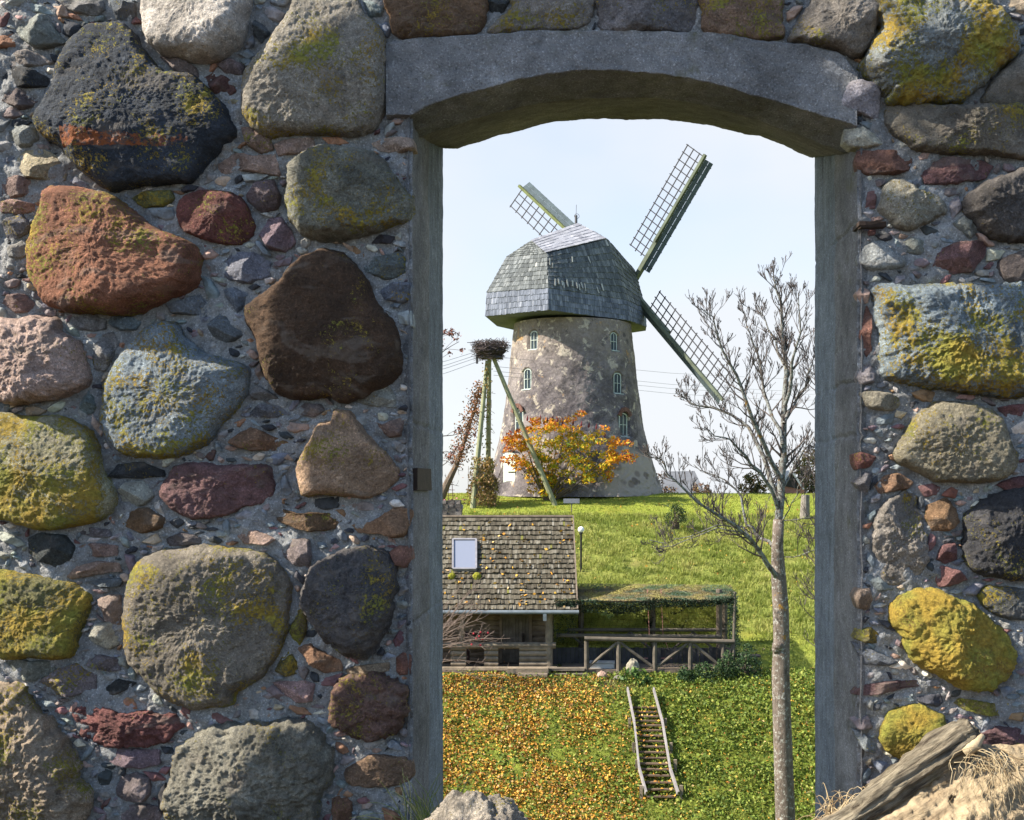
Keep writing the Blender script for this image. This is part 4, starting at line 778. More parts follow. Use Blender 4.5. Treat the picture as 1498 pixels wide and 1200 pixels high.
w0, w1 = roofpt(663, 836), roofpt(697, 793); wc = (w0+w1)/2; hw = (w1.x-w0.x)/2; hl = (w1-w0).dot(rup)/2
sk_ = MB()
cs_ = [roofpt(*q) for q in ((663, 836), (697, 836), (697, 793), (663, 793))]
for k in range(4): sk_.beam(cs_[k]+rn*(.112+.003*(k % 2)), cs_[(k+1) % 4]+rn*(.112+.003*(k % 2)), .07, .14, rn)
skl = sk_.build('skylight', simple('grey_skylight_frame', (.22, .22, .25), .2, 5, .5), roof)
g_ = MB(); g_.add([c.lerp(wc, .03)+rn*.135 for c in cs_], [(0, 1, 2, 3)]); MSKY = M('sky_tinted_roof_glass', .06, .9); MSKY.color((.20, .225, .30)); g_.build('pane', MSKY.m, skl)  # pale blue base colour stands in for sky reflected in the pane
gt = MB(); gt.tube([Vector((xl, YE-.10, rA[2]-.06)), Vector((rA[0]+.05, YE-.10, rA[2]-.06))], .075, 8); q = PV(797, 902, YE-.1); gt.box(q+Vector((0, 0, -.02)), (.13, .12, .28)); gt.build('gutter', MGUT, cabin)
zf = P(0, 978, YP)[2]
wl = MB(); xr = P(806, 0, YWL)[0]; zz = zf
while zz < rA[2]+1.1: wl.tube([Vector((xl, YWL, zz+.1)), Vector((xr+.1, YWL, zz+.1))], .125, 8, True); zz += .205
wl.box(((xl+xr)/2, YWL+1.9, (zf+rA[2]+.7)/2), (xr-xl-.1, 3.6, rA[2]+.5-zf)); wl.build('wall', MLOG, cabin)
cl = MB(); cl.add([Vector((xl, YE+.15, rA[2]-.03)), Vector((rA[0]-.1, YE+.15, rA[2]-.03)), Vector((rA[0]-.1, YWL-.1, rA[2]+.05)), Vector((xl, YWL-.1, rA[2]+.05))], [(0, 1, 2, 3)]); cl.build('porch_ceiling', MLOG, cabin)
d0, d1 = P(735, 0, YWL-.14)[0], P(774, 0, YWL-.14)[0]; dr = MB(); n = 8
for k in range(n): dr.box((d0+(d1-d0)*(k+.5)/n, YWL-.15, zf+1.06), ((d1-d0)/n-.012, .05, 2.1), None, random.random(), .004)
door = dr.build('door', MPLANK, cabin)
for x in (d0-.06, d1+.06): fr = MB(); fr.box((x, YWL-.16, zf+1.08), (.11, .10, 2.2)); fr.build('door_post', MLOG, cabin)
hd = MB(); hd.box(Vector((P(766, 0, YWL)[0], YWL-.2, P(0, 932, YWL)[2])), (.10, .04, .34)); hd.tube([Vector((P(766, 0, YWL)[0], YWL-.25, P(0, 928, YWL)[2])), Vector((P(766, 0, YWL)[0], YWL-.25, P(0, 936, YWL)[2]))], .03, 6); hd.build('handle', MIRON, door)
for px in (676, 803, 545):
    po = MB(); a, b = P(px, 980, YP-.02), P(px, 896, YP-.02); po.tube([Vector((a[0], YP-.02, zf-.05)), Vector((a[0], YP-.02, rA[2]-.02))], [.15, .135] if px == 803 else [.10, .10], 9); po.build('post', MTIM, cabin)
fl = MB(); fl.box(((xl+xr)/2+.1, (YP+YWL)/2-.1, zf-.08), (xr-xl+.4, YWL-YP+.3, .12)); fl.tube([Vector((xl, YP-.2, zf-.02)), Vector((xr+.3, YP-.2, zf-.02))], .13, 9); fl.build('porch_floor', MTIM, cabin)
ra = MB(); zr = P(0, 944, YP)[2]; ra.tube([Vector((xl, YP-.06, zr)), Vector((xr+.25, YP-.06, zr))], .125, 9)
for px0, px1 in ((660, 682), (709, 729), (760, 806), (570, 592)):
    x0, x1 = P(px0, 0, YP)[0], P(px1, 0, YP)[0]
    for k in range(4): ra.tube([Vector((x0, YP-.06, zf+.18+k*.2)), Vector((x1, YP-.06, zf+.18+k*.2))], .105, 8)
ra.build('porch_rail', MTIM, cabin)
for px in (668, 750, 800, 600): sh = MB(); x = P(px, 0, YP)[0]; sh.box((x, YP-.1, zf-.38), (.2, .2, .55), jit=.01); sh.build('pier', MTIM, cabin)
st = MB(); st.box(PV(772, 981, YP-.75), (1.55, .40, .20), jit=.01); st.box(PV(779, 988.5, YP-1.1), (1.1, .36, .16), jit=.01); tag(st.build('timber_step', simple('pale_step_timber', (.27, .22, .165), .3, 4, .9, .01, .1)), 'pale squared timber steps in front of the cabin porch', 'steps')
bn = MB()
for px0, px1 in ((680, 695), (699, 715)): bn.box(PV((px0+px1)/2, 931, YWL-.5), ((px1-px0)/38., .16, .32), jit=.02)
bn.box(PV(698, 941, YWL-.6), (1.0, .4, .06)); [bn.box(PV(p, 958, YWL-.6), (.07, .3, .72)) for p in (685, 712)]
tag(bn.build('porch_bench', simple('dark_red_brown_wood', (.055, .022, .02), .3, 4, .7)), 'dark red brown bench on the cabin porch behind the rail', 'bench')
# leaves lying on the roof
rs = np.random.RandomState(12); n = 170; u = rs.uniform(640, 842, n); v = 758+135*rs.uniform(0, 1, n)**.75; kk = ~((u > 659) & (u < 701) & (v > 788) & (v < 840)); u, v = u[kk], v[kk]; n = len(u); pos = np.array([roofpt(a, b)+rn*.085 for a, b in zip(u, v)])
a = randdir(rs, n, .4); quads('roof_leaves', pos, a*.075*rs.uniform(.6, 1.3, n)[:, None], perp(rs, a)*.055, rs.uniform(.3, 1, n), MLEAF)['kind'] = 'stuff'
# moss cushions on the roof
def blob(name, c, r, mat, seed, sq=(1, 1, 1), amp=.25, n=26, parent=None, fr_=2.2):
    th = np.linspace(0, 2*math.pi, n*2, endpoint=False); ph = np.linspace(.06, math.pi-.06, n); T, Ph = np.meshgrid(th, ph)
    d = np.stack([np.sin(Ph)*np.cos(T), np.sin(Ph)*np.sin(T), np.cos(Ph)], -1).reshape(-1, 3); R = r*(1+amp*(fbm(d*fr_+seed*5.1, 4)*1.2)+amp*.3*fbm(d*fr_*4+seed, 3))
    V = np.array(c)+d*R[:, None]*np.array(sq); W_ = n*2; i = np.arange(n-1)[:, None]*W_+np.arange(W_)[None]; j = np.arange(n-1)[:, None]*W_+(np.arange(W_)+1)[None] % W_
    return meshobj(name, V, [np.stack([i, i+W_, j+W_, j], -1).reshape(-1, 4), np.array([list(range(W_))]), np.array([list(range((n-1)*W_, n*W_))[::-1]])], mat, parent)
MMOSS = simple('yellow_moss', (.20, .20, .02), .4, 12, .95, .02)
for k, (px, py, r, lab) in enumerate(((698, 845, .17, 'round yellow green moss cushion on the cabin roof, right below the skylight'), (661, 845, .15, 'ochre moss cushion on the cabin roof, by the left jamb'))):
    c = roofpt(px, py)+rn*.04; tag(blob('moss_cushion', c, r, MMOSS, k, (1, .8, 1)), lab, 'moss')
MTIMD = simple('dark_weathered_timber', (.125, .108, .088), .35, 4, .9, .008, .15)
# ================================================================= NETTED SHELTER
shel = thing('netted_shelter', 'timber terrace shelter draped in green brown camouflage net beside the cabin', 'shelter')
YF_, YK = 43.6, 47.0
zd = P(0, 982, YF_)[2]
fl = MB(); fl.box((P(950, 0, 45)[0]+.25, (YF_+YK)/2, zd-.02), (P(1078, 0, YF_)[0]-P(806, 0, YF_)[0]+.3, YK-YF_, .14)); fl.build('deck', MPLANK, shel)
for px in (860, 905, 950, 1000, 1048): bz = MB(); x = P(px, 0, YF_)[0]; bz.box((x, YF_+.1, zd-.32), (.18, .18, .6), jit=.01); bz.build('deck_pier', MTIMD, shel)
for px in (858, 905, 958, 1010, 1058, 1072):
    po = MB(); x = P(px, 0, YF_)[0]; tall = px == 1072
    po.tube([Vector((x, YF_, zd-.1 if not tall else zd-.7)), Vector((x+(.08 if tall else 0), YF_, P(0, 938 if not tall else 866, YF_)[2]))], .085 if not tall else .055, 8); po.build('post', MTIMD, shel)
for px, yy in ((1060, YK), (1052, YK-1.2), (850, YK), (955, YK)):
    po = MB(); x = P(px, 0, yy)[0]; po.tube([Vector((x, yy, zd)), Vector((x, yy, P(0, 862, yy)[2]))], .12, 8); po.build('post', MPLANK, shel)
ra = MB(); za, zb = P(0, 934, YF_)[2], P(0, 938.5, YF_)[2]; ra.tube([Vector((P(855, 0, YF_)[0], YF_-.05, za)), Vector((P(1074, 0, YF_)[0], YF_-.05, zb))], .085, 9)
ra.build('top_rail', MTIMD, shel)
xs_ = [858, 905, 958, 1010, 1058, 1074]; z0, z1 = zd+.10, za-.12
for k in range(5):
    xa, xb = P(xs_[k], 0, YF_)[0], P(xs_[k+1], 0, YF_)[0]
    a_, b_ = ((xa, z0), (xb, z1)) if k % 2 == 0 else ((xa, z1), (xb, z0)); br = MB(); br.tube([Vector((a_[0], YF_+.02, a_[1])), Vector((b_[0], YF_+.02, b_[1]))], .06, 7); br.build('brace', MTIMD, shel)
br = MB(); br.tube([Vector((P(812, 0, YF_)[0], YF_+1.2, za-.05)), Vector((P(1060, 0, YF_)[0], YF_+1.2, za-.1))], .075, 8); br.build('rail', MTIMD, shel)
for k in range(5):
    xa, xb = P(830+46*k, 0, YF_+2.6)[0], P(876+46*k, 0, YF_+2.6)[0]; br = MB(); br.tube([Vector((xa, YF_+2.6, z0 if k % 2 else z1)), Vector((xb, YF_+2.6, z1 if k % 2 else z0))], .05, 6); br.build('brace', MTIMD, shel)
br = MB(); br.tube([Vector((P(830, 0, 46)[0], 46.2, za-.02)), Vector((P(1062, 0, 46)[0], 46.2, za-.02))], .07, 8); br.build('rail', MTIMD, shel)
fb = MB(); x0, x1 = P(812, 0, YK)[0], P(1066, 0, YK)[0]; n = 42
for k in range(n): fb.box((x0+(x1-x0)*(k+.5)/n, 45.1+(.02 if k % 2 else 0), -6.93), ((x1-x0)/n*.96, .05, .72+random.uniform(-.03, .03)), None, random.random())
fb.build('back_boards', simple('dark_grey_board', (.055, .053, .055), .35, 4, .9, .01, .25), shel)
zt_ = P(0, 860, YK)[2]; ztf = P(0, 872, YF_)[2]
for yy, zq in ((YK, zt_-.1), (YF_+.4, ztf-.22)): bm = MB(); bm.tube([Vector((P(826, 0, yy)[0], yy, zq)), Vector((P(1072, 0, yy)[0], yy, zq-.05))], .06, 7); bm.build('beam', MPLANK, shel)
MTIM_ = MTIM
# the net: thousands of little cloth flakes knotted on draped surfaces
rs = np.random.RandomState(21)
def lerp3(a, b, t): return np.array(a)[None]*(1-t[:, None])+np.array(b)[None]*t[:, None]
NP, NT = [], []
def net_sheet(A, B, C_, D, n, sag, holes, tl, th_, rough=.05):
    u, v = rs.uniform(0, 1, n), rs.uniform(0, 1, n); p = (lerp3(A, B, u)*(1-v)[:, None]+lerp3(D, C_, u)*v[:, None])
    f = fbm(np.stack([u*7, v*3, 0*u+sag*9], 1), 3); k = f > holes; p[:, 2] -= (sag*4*v*(1-v)*(.6+.4*np.sin(u*9)))+0
    p += rs.normal(size=p.shape)*rough; NP.append(p[k]); NT.append(np.clip(tl+(th_-tl)*(.5+f[k]*1.1)+rs.uniform(-.12, .12, k.sum()), 0, 1))
Lx = 812
net_roof = None
net_sheet(P(Lx, 879, YF_), P(1074, 879, YF_), P(1070, 856, YK), P(Lx, 853, YK), 44000, .10, -.9, .30, 1.15, .008)            # roof of the net
p = np.concatenate(NP); n = len(p); a = randdir(rs, n, .15); s = rs.uniform(.016, .036, n)[:, None]; bb = np.cross(a, [0, 0, 1.])+rs.normal(size=(n, 3))*.25; bb /= np.linalg.norm(bb, axis=1)[:, None]; RT = np.concatenate(NT); RP = (p, a*s, bb*s*.6); NP, NT = [], []
net_sheet(P(Lx, 898, YF_), P(1076, 882, YF_), P(1076, 874, YF_), P(Lx, 877, YF_), 7500, .0, -.5, 0, .25, .03); NP[-1][:, 2] -= .16*np.sin(np.pi*np.clip((NP[-1][:, 0]+1.7)/6.7, 0, 1))*(.5+.5*np.sin(NP[-1][:, 0]*1.9))              # dark hanging hem
net_sheet(P(1078, 975, YF_+.2), P(1066, 960, YK), P(1066, 858, YK), P(1076, 872, YF_+.2), 4200, .0, -.12, .0, .5, .06)      # right drape
net_sheet(P(1072, 985, YF_+.1), P(1088, 985, YF_+.4), P(1076, 868, YF_), P(1066, 868, YF_), 2200, .0, -.1, 0, .4, .05)
net_sheet(P(806, 940, YF_+.9), P(842, 935, YF_+1.6), P(842, 880, YF_+1.6), P(806, 878, YF_+.9), 1500, .0, -.1, 0, .4, .06)   # gathered by the cabin
for k in range(7):                                              # gathered folds across the back net
    a = np.array(P(rs.uniform(820, 1040), rs.uniform(885, 905), YK-.1)); b = a+np.array([rs.uniform(-.8, 1.6), 0, rs.uniform(-.9, -.2)]); t = rs.uniform(0, 1, 90)
    p = lerp3(a, b, t)+rs.normal(size=(90, 3))*.03; p[:, 2] -= .12*np.sin(t*3.1); NP.append(p); NT.append(rs.uniform(0, .15, 90))
p = np.concatenate(NP); n = len(p); a = randdir(rs, n, .8); s = rs.uniform(.018, .042, n)[:, None]
MNET = leaf_mat('camouflage_cloth', [(0, (.012, .017, .012)), (.25, (.035, .065, .038)), (.5, (.12, .19, .12)), (.72, (.24, .19, .11)), (1, (.38, .34, .12))], .8, .15)
quads('net_drape', p, a*s, perp(rs, a)*s*.6, np.concatenate(NT), MNET, shel); quads('camouflage_net', *RP, RT, MNET, shel)
NP, NT = [], []; net_sheet(P(Lx, 944, YK), P(1058, 942, YK), P(1062, 860, YK), P(Lx, 858, YK), 70000, .0, -.35, .1, 1.0, .03); net_sheet(P(Lx, 944, YK-.3), P(1000, 944, YK-.3), P(1000, 925, YK-.4), P(Lx, 928, YK-.4), 1500, .0, -.1, .0, .4, .05)
p = np.concatenate(NP); n = len(p); a = randdir(rs, n, .8); s = rs.uniform(.018, .040, n)[:, None]
quads('back_net', p, a*s, perp(rs, a)*s*.6, np.concatenate(NT), leaf_mat('brightened_net_cloth', [(0, (.16, .19, .04)), (.5, (.46, .47, .11)), (1, (.62, .58, .18))], .8, .4), shel)  # yellow green cloth, its colour brightened to offset the shade back here
cr = MB()
for k in range(26):                                              # cords of the back net
    x = P(818+k*9.4, 0, YK)[0]; cr.tube([Vector((x+random.uniform(-.1, .1), YK-.05, P(0, 944, YK)[2])), Vector((x+.3, YK-.06, P(0, 905, YK)[2])), Vector((x+.1, YK-.05, P(0, 862, YK)[2]))], .005, 3, False)
for k in range(9): z = P(0, 868+k*9, YK)[2]; cr.tube([Vector((P(815, 0, YK)[0], YK-.06, z)), Vector((P(935, 0, YK)[0], YK-.06, z-.08)), Vector((P(1060, 0, YK)[0], YK-.06, z))], .005, 3, False)
cr.build('net_cord', simple('net_cord_fibre', (.035, .045, .02), .3, 5, .9), shel)
swg = MB(); a, b = PV(936, 962, 45.2), PV(983, 963, 45.2); swg.box((a+b)/2, ((b-a).length, .22, .05)); 
for q, t in ((a, 950), (b, 970)): swg.tube([q, PV(t, 930, 45.2), PV(t-3, 862, 45.2)], .014, 4, False)
tag(swg.build('rope_swing', simple('faded_pink_wood', (.36, .17, .15), .2, 5, .7)), 'faded pink swing seat hanging on ropes in the netted shelter', 'swing')
bx = MB(); bx.box(PV(881, 974, YF_+.55), (.92, .5, .20), jit=.008); bx.box(PV(881, 968.5, YF_+.55), (.96, .54, .03)); tag(bx.build('storage_box', simple('pale_grey_plastic', (.45, .47, .48), .1, 5, .5)), 'low pale grey box on the shelter deck behind the railing', 'box')
bo = MB(); q = PV(830, 987, YF_-.3); bo.box(q, (1.55, .28, .07), jit=.006); [bo.box(q+Vector((sx*.6, 0, -.16)), (.16, .2, .26), jit=.01) for sx in (-1, 1)]; bo.box(PV(826, 979, YF_), (1.5, .3, .1), jit=.01)
tag(bo.build('low_bench', MTIMD), 'low plank bench in front of the deck beside the cabin steps', 'bench')
tb = MB(); q = PV(1094, 959.5, 45.3); tb.box(q, (.95, .5, .07), jit=.006); [tb.box(q+Vector((sx*.3, 0, -.3)), (.1, .3, .56)) for sx in (-1, 1)]; tag(tb.build('garden_bench', simple('dark_bench_wood', (.07, .06, .055), .3, 5, .9)), 'small dark wooden bench on the grass right of the netted shelter', 'bench')
tag(blob('garden_stone', on_ground(926, 43.3)+Vector((0, 0, .28)), .34, simple('grey_lichen_stone', (.26, .24, .19), .35, 7, .9, .02), 3, (.75, .7, 1.15)), 'upright grey stone among leaves in front of the railing', 'stone')
tag(blob('garden_stone', on_ground(880.5, 43.0)+Vector((0, 0, .10)), .19, simple('pink_stone', (.38, .26, .21), .25, 8, .9, .02), 5, (1, .8, .9)), 'small round pinkish stone below the deck', 'stone')
tag(blob('garden_stone', on_ground(908, 42.9)+Vector((0, 0, .05)), .20, simple('dark_stone', (.15, .14, .13), .3, 8, .9, .02), 6, (1.3, .8, .5)), 'low dark stone at the edge of the leafy plant', 'stone')
# ================================================================= STAIRS
stair = thing('garden_stair', 'long narrow wooden stair with pale side rails down the leafy bank', 'stair')
MST = simple('pale_weathered_rail', (.25, .235, .24), .25, 4, .85, .006, .08); MTR = simple('stair_tread', (.12, .085, .06), .35, 6, .9, .006, .15)
_g = [hit(918, 1021), hit(956, 1021), hit(945, 1174), hit(992, 1174)]
_yt, _yb = (_g[0].y+_g[1].y)/2, (_g[2].y+_g[3].y)/2
sl_top, sl_bot = (P(918, 1021, _yt), P(956, 1021, _yt)), (P(945, 1174, _yb), P(992, 1174, _yb))
def railpts(a, b): a, b = Vector(a), Vector(b); m1 = a.lerp(b, .82); m1.x += (-.10 if True else 0); m1.z += .06; return [a, a.lerp(b, .4)+Vector((0, 0, -.03)), m1, b+Vector((0, 0, .05))]
rl_ = []
for k in (0, 1):
    pts = railpts(sl_top[k], sl_bot[k]); gl_ = [max(0, gz(p.x, p.y)-p.z) for p in pts]; pts = [p+Vector((0, 0, e+g)) for p, e, g in zip(pts, (.30, .36, .36, .25), gl_)]; rl_.append(pts); b = MB()
    for q in range(3): b.beam(pts[q], pts[q+1]+(pts[q+1]-pts[q]).normalized()*.02, .055, .16, (0, 0, 1), None, .004)
    b.build('side_rail', MST, stair)
    for t in (.34, .58, .74, .97):
        p = Vector(sl_top[k]).lerp(Vector(sl_bot[k]), t); c = MB(); c.box(p+Vector((-.13 if k == 0 else .13, .0, .0)), (.10, .10, .85), jit=.008); c.build('stake', MTIM, stair)
def along(pts, t):
    n = len(pts)-1; k = min(int(t*n), n-1); return pts[k].lerp(pts[k+1], t*n-k)
def at_y(pts, y):
    for a_, b_ in zip(pts, pts[1:]):
        if (a_.y-y)*(b_.y-y) <= 0: return a_.lerp(b_, (y-a_.y)/(b_.y-a_.y))
_ya, _yz = rl_[0][0].y-.75, rl_[0][-1].y+.05
for k in range(17):
    y = _ya+(_yz-_ya)*k/16; a_, b_ = at_y(rl_[0], y), at_y(rl_[1], y); b = MB(); b.beam(a_+Vector((.04, 0, -.16)), b_+Vector((-.04, 0, -.16)), .15, .04, (0, 0, 1), None, .004)
    b.build('tread', MTR, stair)
n = 90; t = rs.uniform(0, 1, n); y = _ya+(_yz-_ya)*(np.floor(t*16.99)/16); p = np.array([at_y(rl_[0], float(min(_ya, max(_yz, q)))).lerp(at_y(rl_[1], float(min(_ya, max(_yz, q)))), rs.uniform(.05, .95))+Vector((0, rs.uniform(-.1, .08), -.13)) for q in y]); a = randdir(rs, n, .3)
quads('stair_leaves', p, a*.06, perp(rs, a)*.05, rs.uniform(.2, 1, n), MLEAF)['kind'] = 'stuff'
# ================================================================= LAMP, SIGN, POLES
lamp = thing('globe_lamp', 'short black garden lamp with a white globe on the hillside', 'garden lamp'); g0 = on_ground(850, 56.5); zt = P(850, 775, 56.5)[2]
l_ = MB(); l_.tube([g0-Vector((0, 0, .1)), Vector((g0.x, 56.5, zt-.12))], .05, 8); l_.tube([Vector((g0.x, 56.5, zt-.2)), Vector((g0.x, 56.5, zt-.12))], .10, 10); l_.build('post', simple('black_metal', (.02, .02, .02), .2, 5, .4), lamp)
blob('globe', (g0.x, 56.5, zt), .155, simple('white_globe', (.85, .85, .83), .02, 5, .25), 1, amp=0, n=16, parent=lamp)
sg = thing('garden_sign', 'small blank grey signboard on a stick at the hill crest', 'sign'); g0 = on_ground(836, 66.5); zt = P(0, 733, 66.5)[2]
m_ = MB(); m_.box(Vector((g0.x, 66.5, zt)), (.92, .04, .26)); m_.build('board', simple('grey_signboard', (.20, .21, .25), .1, 5, .6), sg); m_ = MB(); m_.box(Vector((g0.x, 66.55, (zt+g0.z)/2)), (.06, .04, abs(zt-g0.z)+.1)); m_.build('stick', MTIM, sg)
# ---------------------------------------------------------------- stork nest on its tripod
tri = thing('nest_tripod', 'tall three legged pole stand holding a stork nest beside the windmill', 'pole stand'); YN = 68.5
MPOL = simple('green_grey_pole', (.235, .245, .150), .22, 2.5, .85, .006); top = PV(717, 524, YN)
for k, (tx, tpy, px, py, dy) in enumerate(((722, 524, 811, 737, .3), (713, 528, 696, 700, -.6), (716, 522, 714, 700, 1.3))):
    b = MB(); a0 = PV(tx, tpy, YN); a1 = PV(px, py, YN+dy); d = (a1-a0); 
    gzv = gz(a1.x, a1.y); t = (gzv-.2-a0.z)/d.z; a1 = a0+d*t
    b.tube([a0, a0.lerp(a1, .5), a1], [.12, .145, .165], 9); b.build('leg', MPOL, tri)
b = MB(); b.box(top+Vector((.1, 0, .02)), (1.2, 1.1, .10)); b.box(top+Vector((-.2, -.3, .1)), (.5, .5, .14)); b.box(top+Vector((-.75, -.2, -.1)), (.12, .12, .5)); b.build('platform', simple('dark_grey_wood', (.06, .06, .07), .3, 5, .9), tri)
nb = MB(); rnd = random.Random(8); nc = PV(716.5, 513, YN)
for k in range(900):
    t = rnd.uniform(0, 2*math.pi); zt = rnd.uniform(-.45, .52); f = .55+.55*(zt+.45); r = (1.0*math.sqrt(rnd.uniform(.15, 1)))*min(1.02, f+.12)
    c = nc+Vector((math.cos(t)*r, math.sin(t)*r, zt)); a = t+math.pi/2+rnd.gauss(0, .55); l = rnd.uniform(.18, .5); d = Vector((math.cos(a), math.sin(a), rnd.gauss(0, .32))).normalized()
    nb.tube([c-d*l, c+d*l+Vector((0, 0, rnd.uniform(-.08, .05)))], rnd.uniform(.010, .020), 3, False)
ncore = blob('stork_nest', nc+Vector((0, 0, -.02)), .85, simple('nest_core', (.035, .028, .03), .3, 6, .95), 2, (1.05, 1.05, .42), .15)
tag(ncore, 'wide twig stork nest on top of the tripod', 'bird nest'); nb.build('twigs', simple('nest_twig', (.10, .080, .085), .4, 6, .9, 0, .4), ncore)
# ---------------------------------------------------------------- wires
MW = simple('wire', (.16, .17, .19), .1, 5, .6)
for k, (y0, y1) in enumerate(((530, 512), (537, 517), (542, 521), (550, 527))):
    a, b = PV(600, y0+12, 62), PV(705, y1, YN+.5); w_ = MB(); w_.tube([a, a.lerp(b, .5)-Vector((0, 0, .05)), b], .012, 4, False); tag(w_.build('power_wire', MW), 'thin power wire running left from the nest stand', 'wire', 'power wires left of the nest')
for k, (y0, y1) in enumerate(((535, 545), (549, 564), (556, 569), (562, 578))):
    a, b = PV(722, y0-13, YN+.3), PV(1260, y1+8, 150); w_ = MB(); w_.tube([a, a.lerp(b, .3)-Vector((0, 0, .5)), a.lerp(b, .6)-Vector((0, 0, .55)), b], .011, 4, False); tag(w_.build('power_wire', MW), 'thin power wire passing the mill to the right', 'wire', 'power wires right of the nest')
# ---------------------------------------------------------------- things on the crest
hs = thing('distant_house', 'grey roofed house far behind the crest right of the mill', 'house'); Yh = 100
def pyr(mb, pts, fs): mb.add(pts, fs, .5)
b = MB(); q = [PV(957, 726, Yh), PV(1034, 726, Yh), PV(1016, 689, Yh+5), PV(972, 690, Yh+5)]; q2 = [PV(957, 726, Yh+9), PV(1034, 726, Yh+9)]
b.add([q[0], q[1], q[2], q[3], Vector((q[0].x, Yh+10, q[0].z)), Vector((q[1].x, Yh+10, q[1].z))], [(0, 1, 2, 3), (1, 5, 2), (0, 3, 4), (4, 3, 2, 5)], .5); b.build('roof', simple('grey_slate_roof', (.12, .13, .15), .2, 1.5, .7, .03), hs)
b = MB(); b.box(((q[0].x+q[1].x)/2, Yh+5, q[0].z-1.5), (q[1].x-q[0].x-.6, 9, 3)); b.build('wall', simple('house_wall', (.30, .27, .25), .2, 2), hs)
wh = thing('roofed_well', 'little brick well hut with a pale metal gable roof on the crest', 'well hut'); Yw = 76; c = PV(1158, 705, Yw)
b = MB(); b.box(PV(1157, 716, Yw), (1.5, 1.4, .85), jit=.01); b.build('brick_wall', simple('red_brick', (.30, .15, .11), .3, 5, .9, .02), wh)
b = MB(); ap, l_, r_ = PV(1158, 689, Yw-1), PV(1142, 711, Yw-1), PV(1176, 716, Yw-1); dz = Vector((0, 2.2, 0))
for s_, e_2 in ((ap, l_), (ap, r_)):
    u = (e_2-s_).normalized(); nn = u.cross(Vector((0, 1, 0))).normalized()*.05; b.add([s_+nn, e_2+nn, e_2+nn+dz, s_+nn+dz, s_-nn, e_2-nn, e_2-nn+dz, s_-nn+dz], [(0, 1, 2, 3), (7, 6, 5, 4), (0, 4, 5, 1), (1, 5, 6, 2), (2, 6, 7, 3), (3, 7, 4, 0)], .5)
b.build('roof', simple('pale_sheet_metal', (.25, .28, .31), .12, 4, .5), wh)
MBW = simple('black_wood', (.03, .028, .028), .3, 5, .9)
for x in (1142, 1173):
    for dy in (-.6, .6): b = MB(); b.box(PV(x, 712, Yw+dy), (.14, .14, .95)); b.build('post', MBW, wh)
b = MB(); b.add([ap+Vector((0, .2, -.1)), l_+Vector((.2, .2, 0)), r_+Vector((-.2, .2, 0))], [(0, 1, 2)], .1); b.build('gable_board', MBW, wh)
b = MB(); g0 = on_ground(1177, 66); b.tube([g0-Vector((0, 0, .2)), Vector((g0.x+.05, 66, P(0, 724, 66)[2]))], [.30, .24], 12); tag(b.build('tree_stump', simple('grey_bark', (.20, .18, .16), .4, 5, .9, .03)), 'tall grey tree stump on the lawn at the right jamb', 'stump')
# left, beyond the cabin roof: dry stone wall with a flower trough
dw = MB(); rnd = random.Random(4); z0 = P(0, 760, 60)[2]
for r in range(5):
    x = P(618, 0, 60)[0]
    while x < P(675, 0, 60)[0]-.1:
        l = rnd.uniform(.2, .5); dw.box((x+l/2, 60+rnd.uniform(-.05, .05), z0+.1+r*.2), (l*.95, .5, .19), None, rnd.random(), .02); x += l
tag(dw.build('dry_stone_wall', simple('dark_stacked_stone', (.13, .115, .11), .4, 4, .95, .03, .3)), 'low dark dry stone wall behind the cabin ridge at the left jamb', 'wall')
fp = thing('flower_trough', 'grey trough of pink flowers on the dry stone wall', 'flower trough'); q = PV(656, 738, 60.1); b = MB(); b.box(q-Vector((0, 0, .12)), (1.5, .35, .2)); b.box(q+Vector((.35, 0, -.35)), (.1, .1, .4)); b.build('trough', simple('grey_trough', (.30, .27, .28), .2, 5), fp)
n = 260; p = np.array(q)[None]+rs.normal(size=(n, 3))*np.array([.38, .12, .09])+np.array([0, 0, .08]); a = randdir(rs, n); quads('flowers', p, a*.05, perp(rs, a)*.045, rs.uniform(0, 1, n), leaf_mat('pink_petal', [(0, (.05, .06, .02)), (.35, (.25, .06, .08)), (1, (.55, .24, .30))], .7), fp)['kind'] = 'stuff'
stn = MB(); q = on_ground(659, 70); 
for dx in (-.15, .15): stn.tube([q+Vector((dx, 0, -.1)), q+Vector((dx*.5, 0, 1.5))], .02, 5)
for k in range(4): stn.tube([q+Vector((-.3+.05*k, 0, .35+.32*k)), q+Vector((.3-.05*k, 0, .35+.32*k))], .018, 5)
tag(stn.build('plant_stand', simple('dark_red_metal', (.10, .05, .05), .2, 5, .6)), 'thin dark metal plant stand by the leaning vine trunk', 'plant stand')
